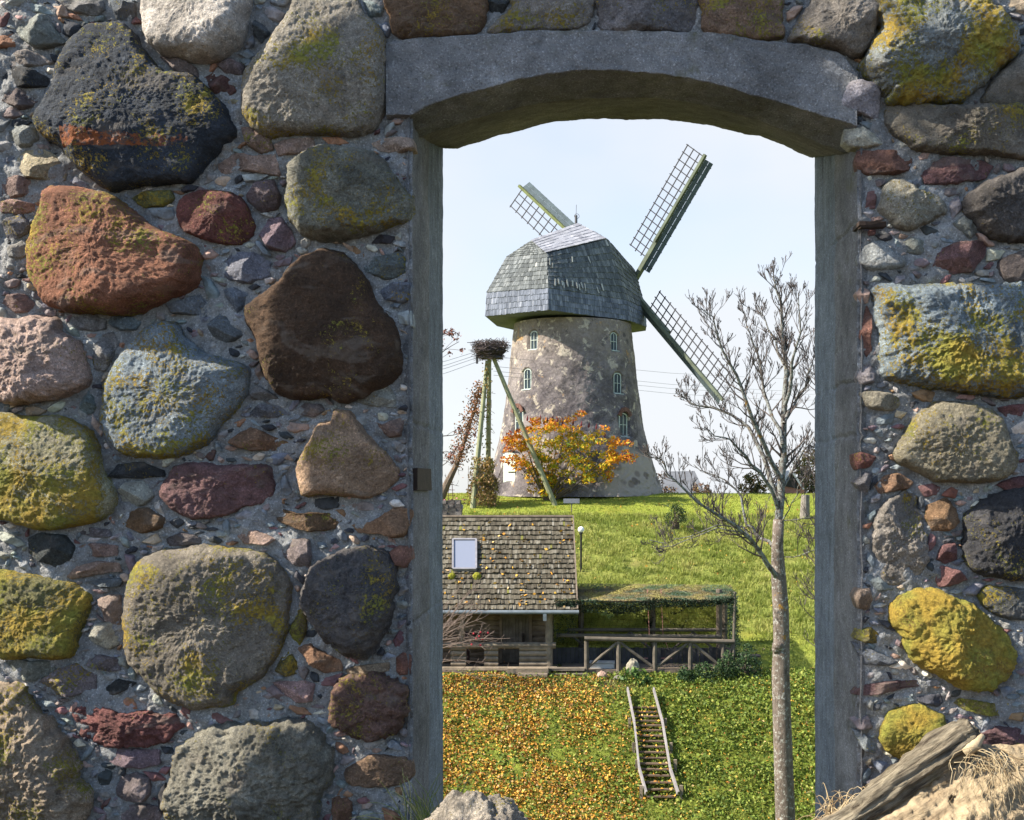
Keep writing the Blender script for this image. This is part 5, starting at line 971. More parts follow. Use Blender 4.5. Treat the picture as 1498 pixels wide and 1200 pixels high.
# ================================================================= PLANTS
rs = np.random.RandomState(77); rnd = random.Random(77)
def branch(mb, p, d, length, rad, level, rr, up=.25, kids=(4, 6), wob=.22, twmin=.006, spread=(.5, 1.0), dec=.55, tips=None):
    n = max(3, int(length/.22)) if level else max(4, int(length/.3)); n = min(n, 9); pts = [Vector(p)]; d = Vector(d).normalized(); seg = length/n
    for k in range(n):
        d = (d+Vector((rr.gauss(0, wob), rr.gauss(0, wob), rr.gauss(0, wob)*.8+up*.35))).normalized(); pts.append(pts[-1]+d*seg)
    rads = [max(twmin, rad*(1-.75*k/n)) for k in range(n+1)]
    mb.tube(pts, rads, 6 if rad > .03 else (4 if rad > .012 else 3), False)
    if tips is not None and level <= 0: tips.append((pts[-1], d))
    if level <= 0: return
    for j in range(rr.randint(*kids)):
        t = rr.uniform(.2, 1.0); k = min(n-1, int(t*n)); q = pts[k].lerp(pts[k+1], t*n-k); dd = (pts[k+1]-pts[k]).normalized()
        s = perpv(dd, rr); a = rr.uniform(*spread); nd = dd*math.cos(a)+s*math.sin(a); nd.z += up*.5
        branch(mb, q, nd, length*dec*rr.uniform(.6, 1.2)*(1.15-.5*t), max(twmin, rads[k]*.55), level-1, rr, up, kids, wob, twmin, spread, dec, tips)
def perpv(d, rr):
    v = Vector((rr.gauss(0, 1), rr.gauss(0, 1), rr.gauss(0, 1))); v -= d*v.dot(d); return v.normalized()
def bark(name, base, lich, amt):
    m = M(name, .92, .2); c = m.scale(m.n('ShaderNodeRGB').outputs[0], m.rng(m.noise(9, 6, .65, 0, m.stretch(1, 1, .35)), .3, .7, .5, 1.5)); m.t.nodes['RGB'].outputs[0].default_value = (*base, 1)
    c = m.mix(m.rng(m.noise(13, 7, .75), .60-amt, .66-amt), c, lich); c = m.mix(m.rng(m.noise(3.1, 5, .7, .3, m.n('ShaderNodeMapping', {'Vector': m.obj(), 'Location': (4, 2, 7)}).outputs[0]), .63, .68, 0, .85), c, (.30, .16, .02))
    m.color(c); m.bump(m.noise(30, 5, .7, 0, m.stretch(1, 1, .4)), .03); return m.m
# ---------------------------------------------------------------- the bare tree in front of the hill
bt = thing('bare_tree', 'leafless lichen covered tree in front of the hill at the right jamb', 'tree'); YT = 26.0
MBK = bark('trunk_bark', (.145, .118, .102), (.36, .36, .34), .06); MBK2 = bark('limb_bark', (.10, .088, .08), (.22, .235, .23), .13); MTW = simple('twig', (.085, .07, .068), .3, 8, .9)
def lift(pts, Y0=YT): return [PV(x, y, Y0+(z_[0] if (z_ := rest) else 0)) for x, y, *rest in pts]
t_ = MB(); tp = lift([(1153, 1470), (1151, 1300), (1149, 1200), (1146, 1120), (1144, 1050), (1142, 985), (1143, 940), (1142, 890), (1139, 845), (1137, 800), (1139, 760)])
t_.tube(tp, [.27, .24, .222, .213, .205, .205, .18, .175, .162, .128, .12], 22); tr_ = t_.build('trunk', MBK, bt, True)
v = np.array([p.co[:] for p in tr_.data.vertices]); d = fbm(v*np.array([7, 7, 3]), 4)*.022
ctr = np.array([[np.interp(-q[2], [-p.z for p in tp], [p.x for p in tp]), YT] for q in v]); o = v[:, :2]-ctr; o /= np.linalg.norm(o, axis=1)[:, None]+1e-6; v[:, :2] += o*d[:, None]; tr_.data.vertices.foreach_set('co', v.astype(np.float32).ravel())
for px, py, r in ((1138, 945, .09), (1136, 950, .07)):
    blob('burr', PV(px, py, YT-.1), r*1.4, MBK, px, amp=.3, n=12, parent=tr_)
LIMBS = [  # main limbs as the photo shows them: (x, y, dY), radius at base
 ([(1139, 760), (1143, 700, .1), (1146, 640, .1), (1148, 576.5, .2), (1148, 515.6, .3), (1144, 463.4, .3), (1134, 419.9, .3), (1130, 404.24, .3)], .115),
 ([(1138, 850), (1122, 825, -.3), (1106, 800, -.5), (1085, 778, -.8), (1055, 757, -1.1), (1020, 735, -1.4), (990, 705, -1.6), (972, 680, -1.7), (960, 668, -1.7)], .075),
 ([(1137, 800), (1125, 792, .2), (1105, 780, .4), (1092, 768, .5), (1086, 740, .6), (1078, 718, .7), (1060, 702, .8), (1030, 690, .9), (1015, 680, 1)], .055),
 ([(1138, 745), (1128, 715, -.2), (1112, 690, -.4), (1092, 668, -.6), (1068, 643, -.8), (1045, 638, -.9), (1030, 625, -1)], .060),
 ([(1139, 735), (1124, 690, .3), (1108, 650, .5), (1095, 625, .6), (1070, 606.95, .8), (1040, 595.64, 1.0), (1010, 589.55, 1.1), (995, 580.85, 1.2)], .075),
 ([(1142, 700), (1120, 655, -.3), (1100, 611.3, -.6), (1085, 567.8, -.7), (1068, 533, -.9), (1052, 498.2, -1), (1043, 463.4, -1.1), (1025, 450.35, -1.1)], .070),
 ([(1145, 650), (1130, 611.3, .2), (1117, 572.15, .5), (1112, 533, .6), (1100, 498.2, .7), (1092, 476.45, .7), (1086, 454.7, .8)], .055),
 ([(1148, 593.9), (1158, 550.4, -.2), (1165, 506.9, -.4), (1170, 463.4, -.5), (1168, 428.6, -.5)], .055),
 ([(1147, 620), (1162, 593.9, .4), (1178, 567.8, .7), (1188, 533, .9), (1195, 498.2, 1)], .050),
 ([(1147, 533), (1135, 498.2, .4), (1118, 463.4, .6), (1108, 446, .7)], .040),
 ([(1141, 720), (1158, 690, .3), (1175, 660, .5), (1190, 640, .6)], .040),
 ([(1110, 803), (1085, 770, 0), (1050, 768, -.2), (1010, 785, -.3), (975, 795, -.3), (950, 790, -.3)], .030),
 ([(1085, 778, -.8), (1050, 772, -.9), (1000, 792, -1), (965, 800, -1)], .026),
 ([(1140, 770), (1155, 745, -.4), (1166, 725, -.6), (1176, 700, -.8)], .022),
 ([(1143, 815), (1170, 813, -.4), (1200, 802, -.7)], .018), ([(1143, 762), (1175, 759, -.3), (1210, 762, -.5)], .018),
]
lb = MB(); tw = MB(); rr = random.Random(31)
for pts, r in LIMBS:
    p = lift(pts); n = len(p)
    # densify with a little wander
    q = [p[0]]
    for a, b in zip(p, p[1:]): q += [a.lerp(b, .5)+Vector((rr.gauss(0, .03), rr.gauss(0, .03), rr.gauss(0, .03))), b]
    m_ = len(q); rads = [max(.010, r*.84*(1-.88*k/(m_-1))) for k in range(m_)]; lb.tube(q, rads, 8 if r > .03 else 6, False)
    L_ = sum((b-a).length for a, b in zip(q, q[1:])); cnt = int(L_*(8.5 if r > .03 else 6))
    for j in range(cnt):
        t = rr.uniform(.16, 1); k = min(m_-2, int(t*(m_-1))); c = q[k].lerp(q[k+1], t*(m_-1)-k); dd = (q[k+1]-q[k]).normalized(); s = perpv(dd, rr)
        nd = dd*.55+s*.9; nd.y *= .6; nd.z += .35
        branch(tw, c, nd, rr.uniform(.3, .95)*(1.1-.5*t), max(.008, rads[k]*.45), 2, rr, .55, (3, 5), .16, .0055, (.4, .9), .55)
lb.build('limbs', MBK2, bt, True); tw.build('twigs', MTW, bt)
# ---------------------------------------------------------------- leafy helper
def leafcloud(name, centers, radii, n, size, mat, parent, tintf, rs, flat=.8, aspect=.5, droop=0):
    k = rs.randint(0, len(centers), n); c = np.array(centers)[k]; r = np.array(radii)[k]
    d = rs.normal(size=(n, 3)); d /= np.linalg.norm(d, axis=1)[:, None]; p = c+d*(r*np.cbrt(rs.uniform(.12, 1, n))[:, None])
    a = randdir(rs, n, flat); a[:, 2] -= droop; a /= np.linalg.norm(a, axis=1)[:, None]; s = size*rs.uniform(.6, 1.3, n)[:, None]
    return quads(name, p, a*s*.5, perp(rs, a)*s*.5*aspect, tintf(p, rs), mat, parent)
# ---------------------------------------------------------------- sumac
su = thing('sumac_tree', 'spreading sumac with orange yellow autumn leaves before the windmill', 'tree'); YS = 70.2
b = MB(); g0 = on_ground(800, YS); cents, rad_ = [], []
tipsx = [(752, 668), (765, 640), (785, 625), (805, 628), (830, 622), (850, 640), (875, 640), (893, 665), (885, 690), (860, 690), (830, 675), (800, 665), (775, 672), (845, 660), (815, 645), (790, 650), (868, 662), (822, 700), (758, 652), (897, 672), (800, 716), (815, 708), (790, 702), (842, 700), (862, 706), (806, 690), (784, 684), (900, 660)]
for k, (x, y) in enumerate(tipsx):
    e = PV(x, y, YS+rnd.uniform(-1.7, 1.7)); m1 = g0.lerp(e, .5)+Vector((0, 0, -.15)); b.tube([g0+Vector((rnd.uniform(-.15, .15), 0, -.1)), m1, e], [.06, .035, .014], 5, False)
    for j in range(7): cents.append(np.array(e)+rs.normal(size=3)*np.array([.50, .5, .34])); rad_.append([.36, .34, .22])
b.build('trunk', simple('sumac_bark', (.13, .10, .08), .3, 5), su)
sx0 = g0.x
def sumac_t(p, rs):
    px = CX+p[:, 0]*F/p[:, 1]; py = CY-p[:, 2]*F/p[:, 1]; e = np.clip((790-px)/48, 0, 1)*.50+np.clip((px-875)/30, 0, 1)*.40+np.clip((640-py)/26, 0, 1)*.42
    return np.clip(.26+e+rs.normal(size=len(p))*.20, 0, 1)
MSUM = leaf_mat('sumac_leaf', [(0, (.13, .20, .02)), (.22, (.40, .36, .025)), (.45, (.70, .42, .02)), (.7, (.66, .22, .025)), (1, (.30, .06, .035))], .6, .3)
leafcloud('leaves', cents, rad_, 8200, .26, MSUM, su, sumac_t, rs, .7, .34, .45)
MCONE = simple('dark_red_cone', (.13, .03, .035), .3, 9, .9)
for x, y in ((762, 622), (771, 616), (778, 620), (800, 619), (808, 616), (822, 625), (838, 622), (850, 624), (861, 626), (872, 628), (790, 615), (815, 618), (755, 634), (884, 640)):
    p = PV(x, y, YS+rnd.uniform(-.8, .8)); b = MB(); b.tube([p, p+Vector((.02, 0, .12)), p+Vector((.05, 0, .34))], [.05, .075, .015], 6); b.build('seed_cone', MCONE, su)
# ---------------------------------------------------------------- vines at the nest stand
vm = thing('vine_mound', 'brown and green vine thicket climbing the left legs of the nest stand', 'climbing plant')
cents, rad_ = [], []
for k in range(120):
    y = rs.uniform(672, 735); hw = 13+14*(y-672)/63; x = 707+rs.uniform(-1, 1)*hw*.85; cents.append(P(x, y, YN+rs.uniform(-1, .6))); rad_.append([.32, .32, .34])
MVN = leaf_mat('vine_leaf', [(0, (.06, .10, .015)), (.3, (.15, .15, .03)), (.6, (.26, .16, .05)), (1, (.30, .20, .12))], .8, .1)
leafcloud('leaves', cents, rad_, 3600, .17, MVN, vm, lambda p, rs: np.clip(.62+rs.normal(size=len(p))*.26-np.clip((p[:, 0]-P(722, 0, YN)[0])*.5, 0, .6), 0, 1), rs, 1.3, .5)
b = MB()
for k in range(60): x = rnd.uniform(690, 728); a = on_ground(x, YN-.8+rnd.random()); a.z -= .1; b.tube([a, a+Vector((rnd.gauss(0, .2), 0, 1.2)), a+Vector((rnd.gauss(0, .3), 0, rnd.uniform(1.6, 2.6)))], .014, 3, False)
for k in range(26):
    y0 = 540+k*5; p = PV(715+rnd.uniform(-3, 4), y0, YN-.2); b.tube([p, p+Vector((rnd.uniform(-.3, .3), 0, rnd.uniform(-.5, .1)))], .012, 3, False)
b.build('stems', simple('vine_stem', (.17, .12, .08), .3, 6, .9), vm)
n = 230; y = rs.uniform(530, 690, n); p = np.stack([np.array(P(1, 1, 1))*0 for _ in range(n)]); p = np.array([P(714+rs.normal()*3.2-(4 if rs.uniform() < .5 else 0)*(yy-530)/60, yy, YN-.25) for yy in y]); a = randdir(rs, n); quads('climbing_leaves', p, a*.07, perp(rs, a)*.05, rs.uniform(.1, .7, n), MVN, vm)
lv = thing('leaning_vine', 'leaning dead trunk wrapped in red brown creeper left of the nest stand', 'climbing plant')
path = [(640, 742), (655, 706), (667, 682), (678, 650), (688, 618), (697, 590), (702, 565)]; b = MB(); pp = [PV(x, y, YN+.4) for x, y in path]; b.tube(pp, [.26, .22, .16, .12, .09, .06, .03], 9); b.build('trunk', bark('vine_trunk_bark', (.13, .10, .08), (.2, .2, .17), 0), lv)
n = 1500; t = rs.uniform(.36, 1, n)**1.0*(len(pp)-1); p = np.array([pp[min(int(q), len(pp)-2)].lerp(pp[min(int(q), len(pp)-2)+1], q-min(int(q), len(pp)-2)) for q in t]); w_ = (.16+.16*np.sin(t/6*3.1))[:, None]; p += rs.normal(size=(n, 3))*w_*1.0; a = randdir(rs, n, 1.2)
quads('leaves', p, a*.075, perp(rs, a)*.05, np.clip(rs.normal(size=n)*.2+.5, 0, 1), leaf_mat('creeper_leaf', [(0, (.06, .07, .03)), (.35, (.17, .09, .04)), (.7, (.27, .12, .06)), (1, (.30, .20, .14))], .8, .1), lv)
b = MB()
for k in range(26):
    t = rnd.uniform(.8, 5.5); q = pp[int(t)].lerp(pp[int(t)+1], t-int(t)); branch(b, q, (rnd.uniform(-1, .6), rnd.uniform(-.5, .5), rnd.uniform(-.4, .6)), rnd.uniform(.4, 1.1), .02, 1, rnd, .1, (1, 3), .25, .010)
b.build('stems', MTW, lv)
# ---------------------------------------------------------------- shrubs and far trees
def shrub(name, lab, cat, px0, px1, py0, py1, Y, n, size, mat, tf=None, dY=.8, stem=True, nc=60, group=None):
    s = thing(name, lab, cat, group=group); cents, rad_ = [], []
    cx, hw, hh = (px0+px1)/2, (px1-px0)/2, (py1-py0)
    for k in range(nc):
        u = rs.uniform(-1, 1); v = rs.uniform(0, 1); v = min(v, 1)*(1-.55*abs(u)**1.6)
        cents.append(P(cx+u*hw*.9, py1-v*hh, Y+rs.uniform(-dY, dY))); rr_ = hh/F*Y*.13; rad_.append([rr_*1.3, rr_, rr_])
    leafcloud('leaves', cents, rad_, n, size, mat, s, tf or (lambda p, rs: rs.uniform(0, 1, len(p))), rs, 1.0, .5)
    if stem:
        b = MB(); g = PV(cx, py1+2, Y)
        for k in range(14): e = Vector(cents[rs.randint(len(cents))]); b.tube([g+Vector((rnd.uniform(-.2, .2), 0, -.15)), g.lerp(e, .5)+Vector((0, 0, .1)), e], [.04, .025, .012], 4, False)
        b.build('stems', simple(name+'_stem', (.12, .09, .075), .3, 6), s)
    return s
MDG = leaf_mat('dark_green_leaf', [(0, (.018, .035, .012)), (.6, (.05, .085, .022)), (1, (.11, .14, .03))], .6, .1)
MRB = leaf_mat('russet_leaf', [(0, (.06, .05, .03)), (.4, (.15, .08, .05)), (.8, (.24, .12, .08)), (1, (.26, .22, .08))], .8, .15)
MOL = leaf_mat('olive_leaf', [(0, (.04, .055, .02)), (.5, (.11, .11, .03)), (.8, (.22, .15, .04)), (1, (.32, .17, .04))], .7, .15)
shrub('round_bush', 'small dark green bush on the lawn below the grey roofed house', 'bush', 974, 1003, 732, 768, 62.5, 900, .13, MDG)
for k, (a, b_, c, d, lab) in enumerate(((948, 990, 690, 726, 'russet shrub against the foot of the windmill'), (1010, 1040, 703, 727, 'russet shrub at the right end of the grey roofed house'))): shrub('russet_shrub', lab, 'shrub', a, b_, c, d, 84+k*3, 500, .2, MRB, nc=30, group='russet shrubs on the crest')
shrub('crest_hedge', 'olive shrub on the crest left of the well hut', 'shrub', 1082, 1125, 690, 728, 84, 1300, .22, MOL)
shrub('crest_tree', 'leafy dark tree behind the well hut at the right jamb', 'tree', 1160, 1215, 655, 730, 84, 2600, .26, MOL, dY=1.5)
shrub('crest_shrub', 'red brown shrub right behind the trunk of the bare tree', 'shrub', 1128, 1152, 678, 726, 86, 700, .22, MRB)
# second bare tree at the right edge
b2 = thing('thin_bare_tree', 'thin leafless tree half hidden behind the right jamb', 'tree'); b = MB(); g0 = on_ground(1215, 40); rr = random.Random(5)
b.tube([g0-Vector((0, 0, .3)), PV(1210, 800, 40), PV(1205, 640, 40), PV(1200, 520, 40)], [.14, .11, .07, .03], 8); b.build('trunk', MBK2, b2)
b = MB()
for k in range(30): p = PV(1205+rr.uniform(-3, 3), rr.uniform(520, 960), 40); branch(b, p, (rr.uniform(-1, -.2), rr.uniform(-.6, .6), rr.uniform(.1, .7)), rr.uniform(.7, 1.6), .022, 2, rr, .4, (2, 3), .18, .008)
b.build('twigs', MTW, b2)
# junipers along the railing
MJ = leaf_mat('juniper_needle', [(0, (.012, .030, .014)), (.5, (.030, .065, .025)), (1, (.07, .12, .04))], .6, .1)
for k, (a, b_, c, d, Y, lab) in enumerate(((990, 1016, 975, 1006, 42.6, 'low juniper at the left end of the row before the railing'), (1012, 1050, 968, 1004, 42.8, 'spreading juniper in the middle of the row before the railing'), (1048, 1078, 955, 1000, 43.0, 'upright juniper beside the corner post of the shelter'), (1074, 1112, 945, 1002, 43.2, 'largest dark juniper at the right corner of the shelter'))):
    shrub('juniper', lab, 'juniper', a, b_, c, d, Y, 1700, .10, MJ, dY=.5, group='junipers along the shelter railing')
shrub('leafy_perennial', 'broad leaved green plant around the upright stone by the stair top', 'plant', 905, 957, 978, 1010, 42.4, 320, .24, leaf_mat('perennial_leaf', [(0, (.03, .07, .02)), (.6, (.07, .14, .035)), (1, (.16, .22, .06))], .4, .1), dY=.4, nc=40, stem=False)
shrub('yellow_green_shrub', 'pale yellow green shrub on the upright stone by the railing', 'shrub', 902, 925, 974, 1000, 43.0, 420, .08, leaf_mat('pale_leaf', [(0, (.10, .14, .03)), (1, (.26, .28, .06))], .6, .2), dY=.3, nc=20)
# rose canes in front of the cabin, at the left jamb
rc = thing('rose_canes', 'arching bare rose canes with red hips before the cabin porch', 'shrub'); b = MB(); rr = random.Random(13); hips = MB()
for k in range(34):
    a = PV(rr.uniform(600, 640), rr.uniform(930, 985), 41.5+rr.uniform(-.6, .8)); th = rr.uniform(.12, 1.25); l = rr.uniform(2.0, 3.4); pts = [a]; d = Vector((math.cos(th), rr.uniform(-.2, .2), math.sin(th)))
    for q in range(9): d = (d+Vector((rr.gauss(.02, .05), rr.gauss(0, .05), rr.gauss(-.05, .05)))).normalized(); pts.append(pts[-1]+d*l/9)
    b.tube(pts, [.016*(1-.07*q) for q in range(10)], 4, False)
    for q in range(5): c = pts[rr.randint(3, 8)]; branch(b, c, (rr.uniform(-.2, 1), rr.uniform(-.4, .4), rr.uniform(-.2, .9)), rr.uniform(.3, .7), .009, 0, rr, .1, (1, 2), .15, .006)
b.build('canes', simple('rose_cane', (.15, .115, .10), .3, 6, .9), rc)
MHIP = simple('red_rose_hip', (.40, .03, .05), .2, 8, .5)
for k, (x, y) in enumerate(((693, 927), (703, 925), (701, 931), (714, 926), (706, 935), (697, 934), (690, 943), (703, 944))):
    c = np.array(PV(x, y, 41.2)); th = np.linspace(0, 2*math.pi, 8, endpoint=False); ph = np.linspace(.2, 2.94, 5); V = [tuple(c+.038*np.array([math.sin(p)*math.cos(t), math.sin(p)*math.sin(t), math.cos(p)])) for p in ph for t in th]
    hips = MB(); hips.add(V, [(i*8+j, i*8+(j+1) % 8, i*8+8+(j+1) % 8, i*8+8+j) for i in range(4) for j in range(8)]+[tuple(range(8)), tuple(range(32, 40))]); hips.build('rose_hip', MHIP, rc)
tg = thing('budded_branch', 'reddish budded twigs reaching in at the left jamb beside the nest', 'branch'); b = MB(); rr = random.Random(3); tips = []
for (x, y, dx, dz, l) in ((632, 530, .7, .9, 1.5), (634, 505, .8, .75, 1.0), (628, 560, .6, 1.0, 1.3), (634, 640, 1, .25, 1.3), (634, 690, .9, .5, 1.2), (636, 660, .9, -.1, .9)):
    branch(b, PV(x, y, 30), (dx, 0, dz), l*.6, .018, 1, rr, .1, (3, 5), .16, .006, tips=tips)
b.tube([PV(600, 470, 30), PV(612, 600, 30), PV(606, 760, 30), Vector((P(604, 0, 30)[0], 30, gz(P(604, 0, 30)[0], 30)-.2))], [.03, .06, .08, .12], 7)
for k in range(26):
    q = PV(600, 470, 30).lerp(PV(606, 760, 30), rr.random()); branch(b, q, (rr.uniform(-1, .25), rr.uniform(-.8, .8), rr.uniform(.2, 1)), rr.uniform(.6, 1.5), .018, 1, rr, .3, (2, 4), .16, .006)
b.build('twigs', MTW, tg)
if tips:
    n = len(tips)*16; p = np.repeat(np.array([t[0] for t in tips]), 16, 0)+rs.normal(size=(n, 3))*.035; a = randdir(rs, n); quads('buds', p, a*.035, perp(rs, a)*.022, rs.uniform(0, 1, n), leaf_mat('bud', [(0, (.10, .05, .04)), (1, (.28, .11, .08))], .8), tg)['kind'] = 'stuff'
# ================================================================= FOREGROUND
rnd = random.Random(99); rs = np.random.RandomState(99)
# boulder on the sill
rk = blob('doorway_boulder', (P(698, 0, 2.95)[0], 2.95, P(0, 1243, 2.95)[2]), .127, MS, 4, (1.08, .75, 1.12), .28, 90); rk.color = (.34, .30, .25, .14)
tag(rk, 'rough tan grey boulder at the bottom edge before the left jamb', 'boulder')
# weathered log leaning against the wall foot at the right
def log_material():
    m = M('weathered_wood', .9, .2); gr_ = m.noise(7, 8, .7, .8, m.n('ShaderNodeMapping', {'Vector': m.n('ShaderNodeMapping', {'Vector': m.obj(), 'Rotation': (0, .585, 0)}).outputs[0], 'Scale': (.5, 3, 3)}).outputs[0])
    c = m.mix(m.rng(gr_, .3, .65), (.17, .125, .08), (.46, .37, .245)); c = m.mix(m.rng(m.noise(5, 5, .6), .58, .7, 0, .6), c, (.12, .085, .055)); c = m.scale(c, m.rng(m.noise(45, 5, .7), .3, .7, .75, 1.25))
    m.color(c); m.bump(m.math('ADD', gr_, m.math('MULTIPLY', m.noise(60, 4, .7), .3)), .016); return m.m
MLG = log_material()
lg = thing('weathered_log', 'big weathered tree log with a splintered edge at the bottom right corner', 'log')
YL = 3.05
def logshape():
    # end face outline and the long flank, laid as a grid: rows across the log, columns along it
    prof = []; edge = [(1208, 1215), (1262, 1186), (1310, 1150), (1345, 1120), (1372, 1103), (1400, 1092), (1420, 1098), (1450, 1102), (1498, 1100), (1560, 1103)]
    e = np.array(edge, float); t = np.linspace(0, len(e)-1, 150); ex = np.interp(t, np.arange(len(e)), e[:, 0]); ey = np.interp(t, np.arange(len(e)), e[:, 1])
    V = []; s = np.linspace(0, 1, 90)
    for k in range(150):
        a = np.array(P(ex[k]-4, ey[k]-10, YL+.0)); lo = np.array([a[0]+.10, YL-.22, -1.32])
        for q in s:
            p = a*(1-q)+lo*q; p[1] -= .10*math.sin(q*math.pi)**.7; p[2] += .05*math.sin(q*math.pi); V.append(p)
        
    V = np.array(V); R_ = np.array([[.83, 0, .55], [0, 1, 0], [-.55, 0, .83]]); w_ = V@R_.T; d = fbm(w_*np.array([3.5, 20, 20]), 4, .55, True)*.024+fbm(V*8, 2)*.02+fbm(V*34, 4, .6)*.016+fbm(V*95, 2)*.005; V[:, 1] -= d; V[:, 2] += d*.5
    hp = np.hypot(CX+V[:, 0]/V[:, 1]*F-1396, CY-V[:, 2]/V[:, 1]*F-1172); V[:, 1] += np.clip(7.5-hp, 0, 3)/3*.05          # an old bore hole
    i = (np.arange(149)[:, None]*90+np.arange(89)[None]).ravel(); Q = np.stack([i, i+1, i+91, i+90], 1)
    back = V.reshape(150, 90, 3)[:, 0]+np.array([.02, .22, -.06]); back2 = back+np.array([0, .05, -.9]); n0 = len(V); V = np.concatenate([V, back, back2]); k = np.arange(149)
    Q2 = np.stack([k*90, (k+1)*90, n0+k+1, n0+k], 1); Q3 = np.stack([n0+k, n0+k+1, n0+151+k, n0+150+k], 1)
    return meshobj('log_body', V, np.concatenate([Q, Q2, Q3]), MLG, lg)
logshape()
def rim_material():
    m = M('grey_splintered_wood', .92, .15); mp = m.n('ShaderNodeMapping', {'Vector': m.n('ShaderNodeMapping', {'Vector': m.obj(), 'Rotation': (0, .585, 0)}).outputs[0], 'Scale': (.12, 1, 1)}).outputs[0]
    g = m.noise(60, 6, .7, .3, mp); c = m.mix(m.rng(g, .36, .62), (.045, .035, .026), (.27, .235, .175)); c = m.mix(m.rng(m.noise(7, 4, .6), .5, .7, 0, .5), c, (.16, .15, .07)); m.color(c); m.bump(g, .012, 1.0); return m.m
def rim():
    e = [(1195, 1222), (1250, 1196), (1300, 1158), (1340, 1128), (1375, 1098), (1402, 1082), (1432, 1073)]; pts = [PV(x, y, YL-.06+.0*k) for k, (x, y) in enumerate(e)]; mb = MB()
    q = []
    for a, b in zip(pts, pts[1:]): q += [a.lerp(b, t) for t in np.linspace(0, 1, 16, endpoint=False)]
    q.append(pts[-1]); n = len(q); mb.tube(q, [.020+.020*math.sin(min(1, k/n*1.4)*math.pi*.6) if k < n-6 else .030-.004*(k-n+6) for k in range(n)], 56)
    o = mb.build('splintered_rim', rim_material(), lg, True)
    v = np.array([p.co[:] for p in o.data.vertices]); R_ = np.array([[.83, 0, .55], [0, 1, 0], [-.55, 0, .83]]); w_ = v@R_.T
    d = fbm(w_*np.array([2.2, 58, 58]), 3, ridged=True)*.020+fbm(w_*np.array([6, 150, 150]), 2)*.006-.006; c = np.repeat(np.array([p[:] for p in q]), 56, 0); c = np.concatenate([c, c[:max(0, len(v)-len(c))]])[:len(v)]; nn = v-c; nn /= np.linalg.norm(nn, axis=1)[:, None]+1e-6; o.data.vertices.foreach_set('co', (v+nn*d[:, None]).astype(np.float32).ravel())
rim()
cut = MB(); e0, e1 = PV(1412, 1100, YL-.10), PV(1438, 1076, YL-.10); cut.tube([e0, e0.lerp(e1, .5)+Vector((0, -.012, 0)), e1], [.016, .014, .007], 7); cut.build('broken_tip', simple('bare_wood', (.40, .32, .21), .2, 12, .8, .004), lg, True)
# roots and dry stems hanging over the log
MDRY = leaf_mat('dry_grass', [(0, (.20, .135, .075)), (.5, (.40, .31, .18)), (1, (.55, .46, .31))], .8, .1); MDRYG = leaf_mat('fresh_grass', [(0, (.10, .16, .03)), (.5, (.22, .27, .06)), (1, (.42, .38, .18))], .7, .2)
def strands(name, lab, cat, starts, fn, mat, rad=.0016, group=None):
    mb = MB()
    for s in starts:
        pts = fn(Vector(s)); mb.tube(pts, [rad*(1-.6*k/(len(pts)-1))*rnd.uniform(.8, 1.3) for k in range(len(pts))], 4, False)
    return tag(mb.build(name, mat, None, True), lab, cat, group)
def hang(s):
    pts = [s]; d = Vector((rnd.gauss(.1, .5), -.5, rnd.uniform(-.1, .6))).normalized(); l = rnd.uniform(.05, .21)
    for k in range(9): d = (d+Vector((rnd.gauss(0, .34), rnd.gauss(-.02, .14), -.24))).normalized(); p = pts[-1]+d*l/9; pts.append(p)
    return pts
strands('dry_roots', 'tangle of pale dry roots hanging over the top of the log', 'roots', [PV(1405+rnd.gauss(45, 26), 1100+rnd.uniform(-6, 30), YL-.17) for _ in range(95)], hang, MDRY, .0010)
def blade(tall, lean=.5):
    def f(s):
        pts = [s]; a = rnd.uniform(0, 6.28); d = Vector((math.cos(a)*lean*rnd.random(), math.sin(a)*lean*.6, 1)).normalized(); l = tall*rnd.uniform(.4, 1.2)
        for k in range(7): d = (d+Vector((rnd.gauss(0, .16), rnd.gauss(0, .10), -.10*k*lean))).normalized(); pts.append(pts[-1]+d*l/7)
        return pts
    return f
strands('dry_grass_tuft', 'clump of dry straw coloured grass between the right jamb and the log', 'grass tuft', [Vector((P(rnd.uniform(1205, 1320), 0, 3.3)[0], 3.28+rnd.uniform(-.10, .05), P(0, 1215-max(0, .42*(rnd.uniform(1215, 1320)-1235)), 3.3)[2]+rnd.uniform(-.05, .02))) for _ in range(520)], blade(.10, 1.0), MDRY, .0016)
strands('dry_grass_tuft', 'tall thin grass at the foot of the left jamb', 'grass tuft', [Vector((P(rnd.gauss(622, 13), 0, 3.36)[0], 3.34+rnd.uniform(-.08, .10), -1.13)) for _ in range(150)], blade(.27, .55), MDRYG, .0017)
strands('dry_grass_tuft', 'sparse dry grass along the bottom edge under the left boulders', 'grass tuft', [Vector((P(rnd.uniform(455, 610), 0, 3.28)[0], 3.26+rnd.uniform(-.06, .05), -1.09)) for _ in range(110)], blade(.12, 1.0), MDRYG, .0015)
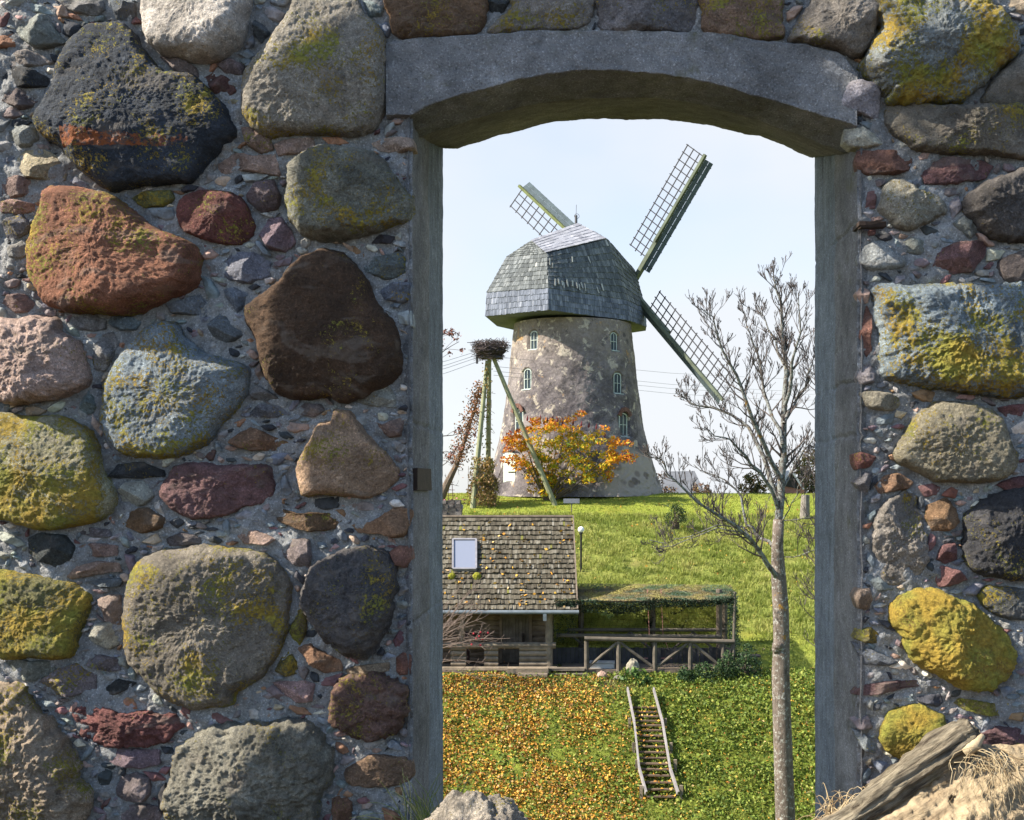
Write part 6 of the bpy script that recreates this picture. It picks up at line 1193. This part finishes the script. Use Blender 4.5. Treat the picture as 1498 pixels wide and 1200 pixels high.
# leaf litter by the log, a single fresh leaf
n = 110; p = np.array([P(rs.uniform(1215, 1310), 1, 3.24) for _ in range(n)]); p[:, 2] = P(0, 1196, 3.24)[2]+rs.uniform(-.04, .03, n)-(p[:, 0]-P(1262, 0, 3.24)[0])*-.35; p[:, 1] = 3.24+rs.uniform(-.06, .06, n); a = randdir(rs, n, .6)
quads('leaf_litter', p, a*.016, perp(rs, a)*.011, rs.uniform(0, .5, n), leaf_mat('litter', [(0, (.14, .06, .03)), (.6, (.30, .15, .07)), (1, (.42, .28, .15))], .8), None, np.array([0, -.004, .004]))['kind'] = 'stuff'
p = np.array([P(1322, 1142, 3.1), P(1316, 1146, 3.1)]); a = np.array([[.6, -.3, .5], [-.5, -.3, .4]]); tag(quads('green_leaf', p, a*.022, np.array([[.2, .6, .1], [.2, .5, .2]])*.018, np.array([.3, .5]), leaf_mat('green_leaf', [(0, (.22, .40, .02)), (1, (.30, .48, .03))], .5, .3)), 'single bright green leaf beside the log and the yellow green boulder', 'leaf')
# ================================================================= ADDED TREE, unseen at the left; trunk sized to shade the right jamb
rs = np.random.RandomState(5); rnd = random.Random(5)
sh_ = thing('added_shade_tree', 'unseen tree added left of the wall to shade the right jamb', 'tree')
_k = math.tan(SUN_AZ); yA, yB = YW-3.254*_k, YW+1.304*_k-3.254*_k; r_ = (yB-yA)/2+.01; base = Vector((-2.5, (yA+yB)/2, -1.4))
b = MB(); b.tube([base, base+Vector((0, 0, 1.5)), base+Vector((0, 0, 5.2)), base+Vector((-.2, 0, 7.5))], [r_*1.08, r_, r_*.98, r_*.5], 14); b.build('trunk', MBK, sh_, True)
cents, rad_ = [], []; b = MB()
for k in range(26):
    a = base+Vector((0, 0, rnd.uniform(5.0, 7.4))); t = rnd.uniform(0, 6.28); l = rnd.uniform(.8, 2.2); e = a+Vector((math.cos(t)*l, math.sin(t)*l, rnd.uniform(.3, 1.4))); b.tube([a, a.lerp(e, .5)+Vector((0, 0, .1)), e], [.05, .03, .012], 5, False)
    for j in range(5): cents.append(np.array(e)+rs.normal(size=3)*.3); rad_.append([.35, .35, .3])
b.build('limbs', MBK2, sh_)
leafcloud('leaves', cents, rad_, 3500, .13, leaf_mat('shade_leaf', [(0, (.05, .09, .02)), (1, (.16, .18, .04))], .6, .2), sh_, lambda p, rs: rs.uniform(0, 1, len(p)), rs, 1, .55)
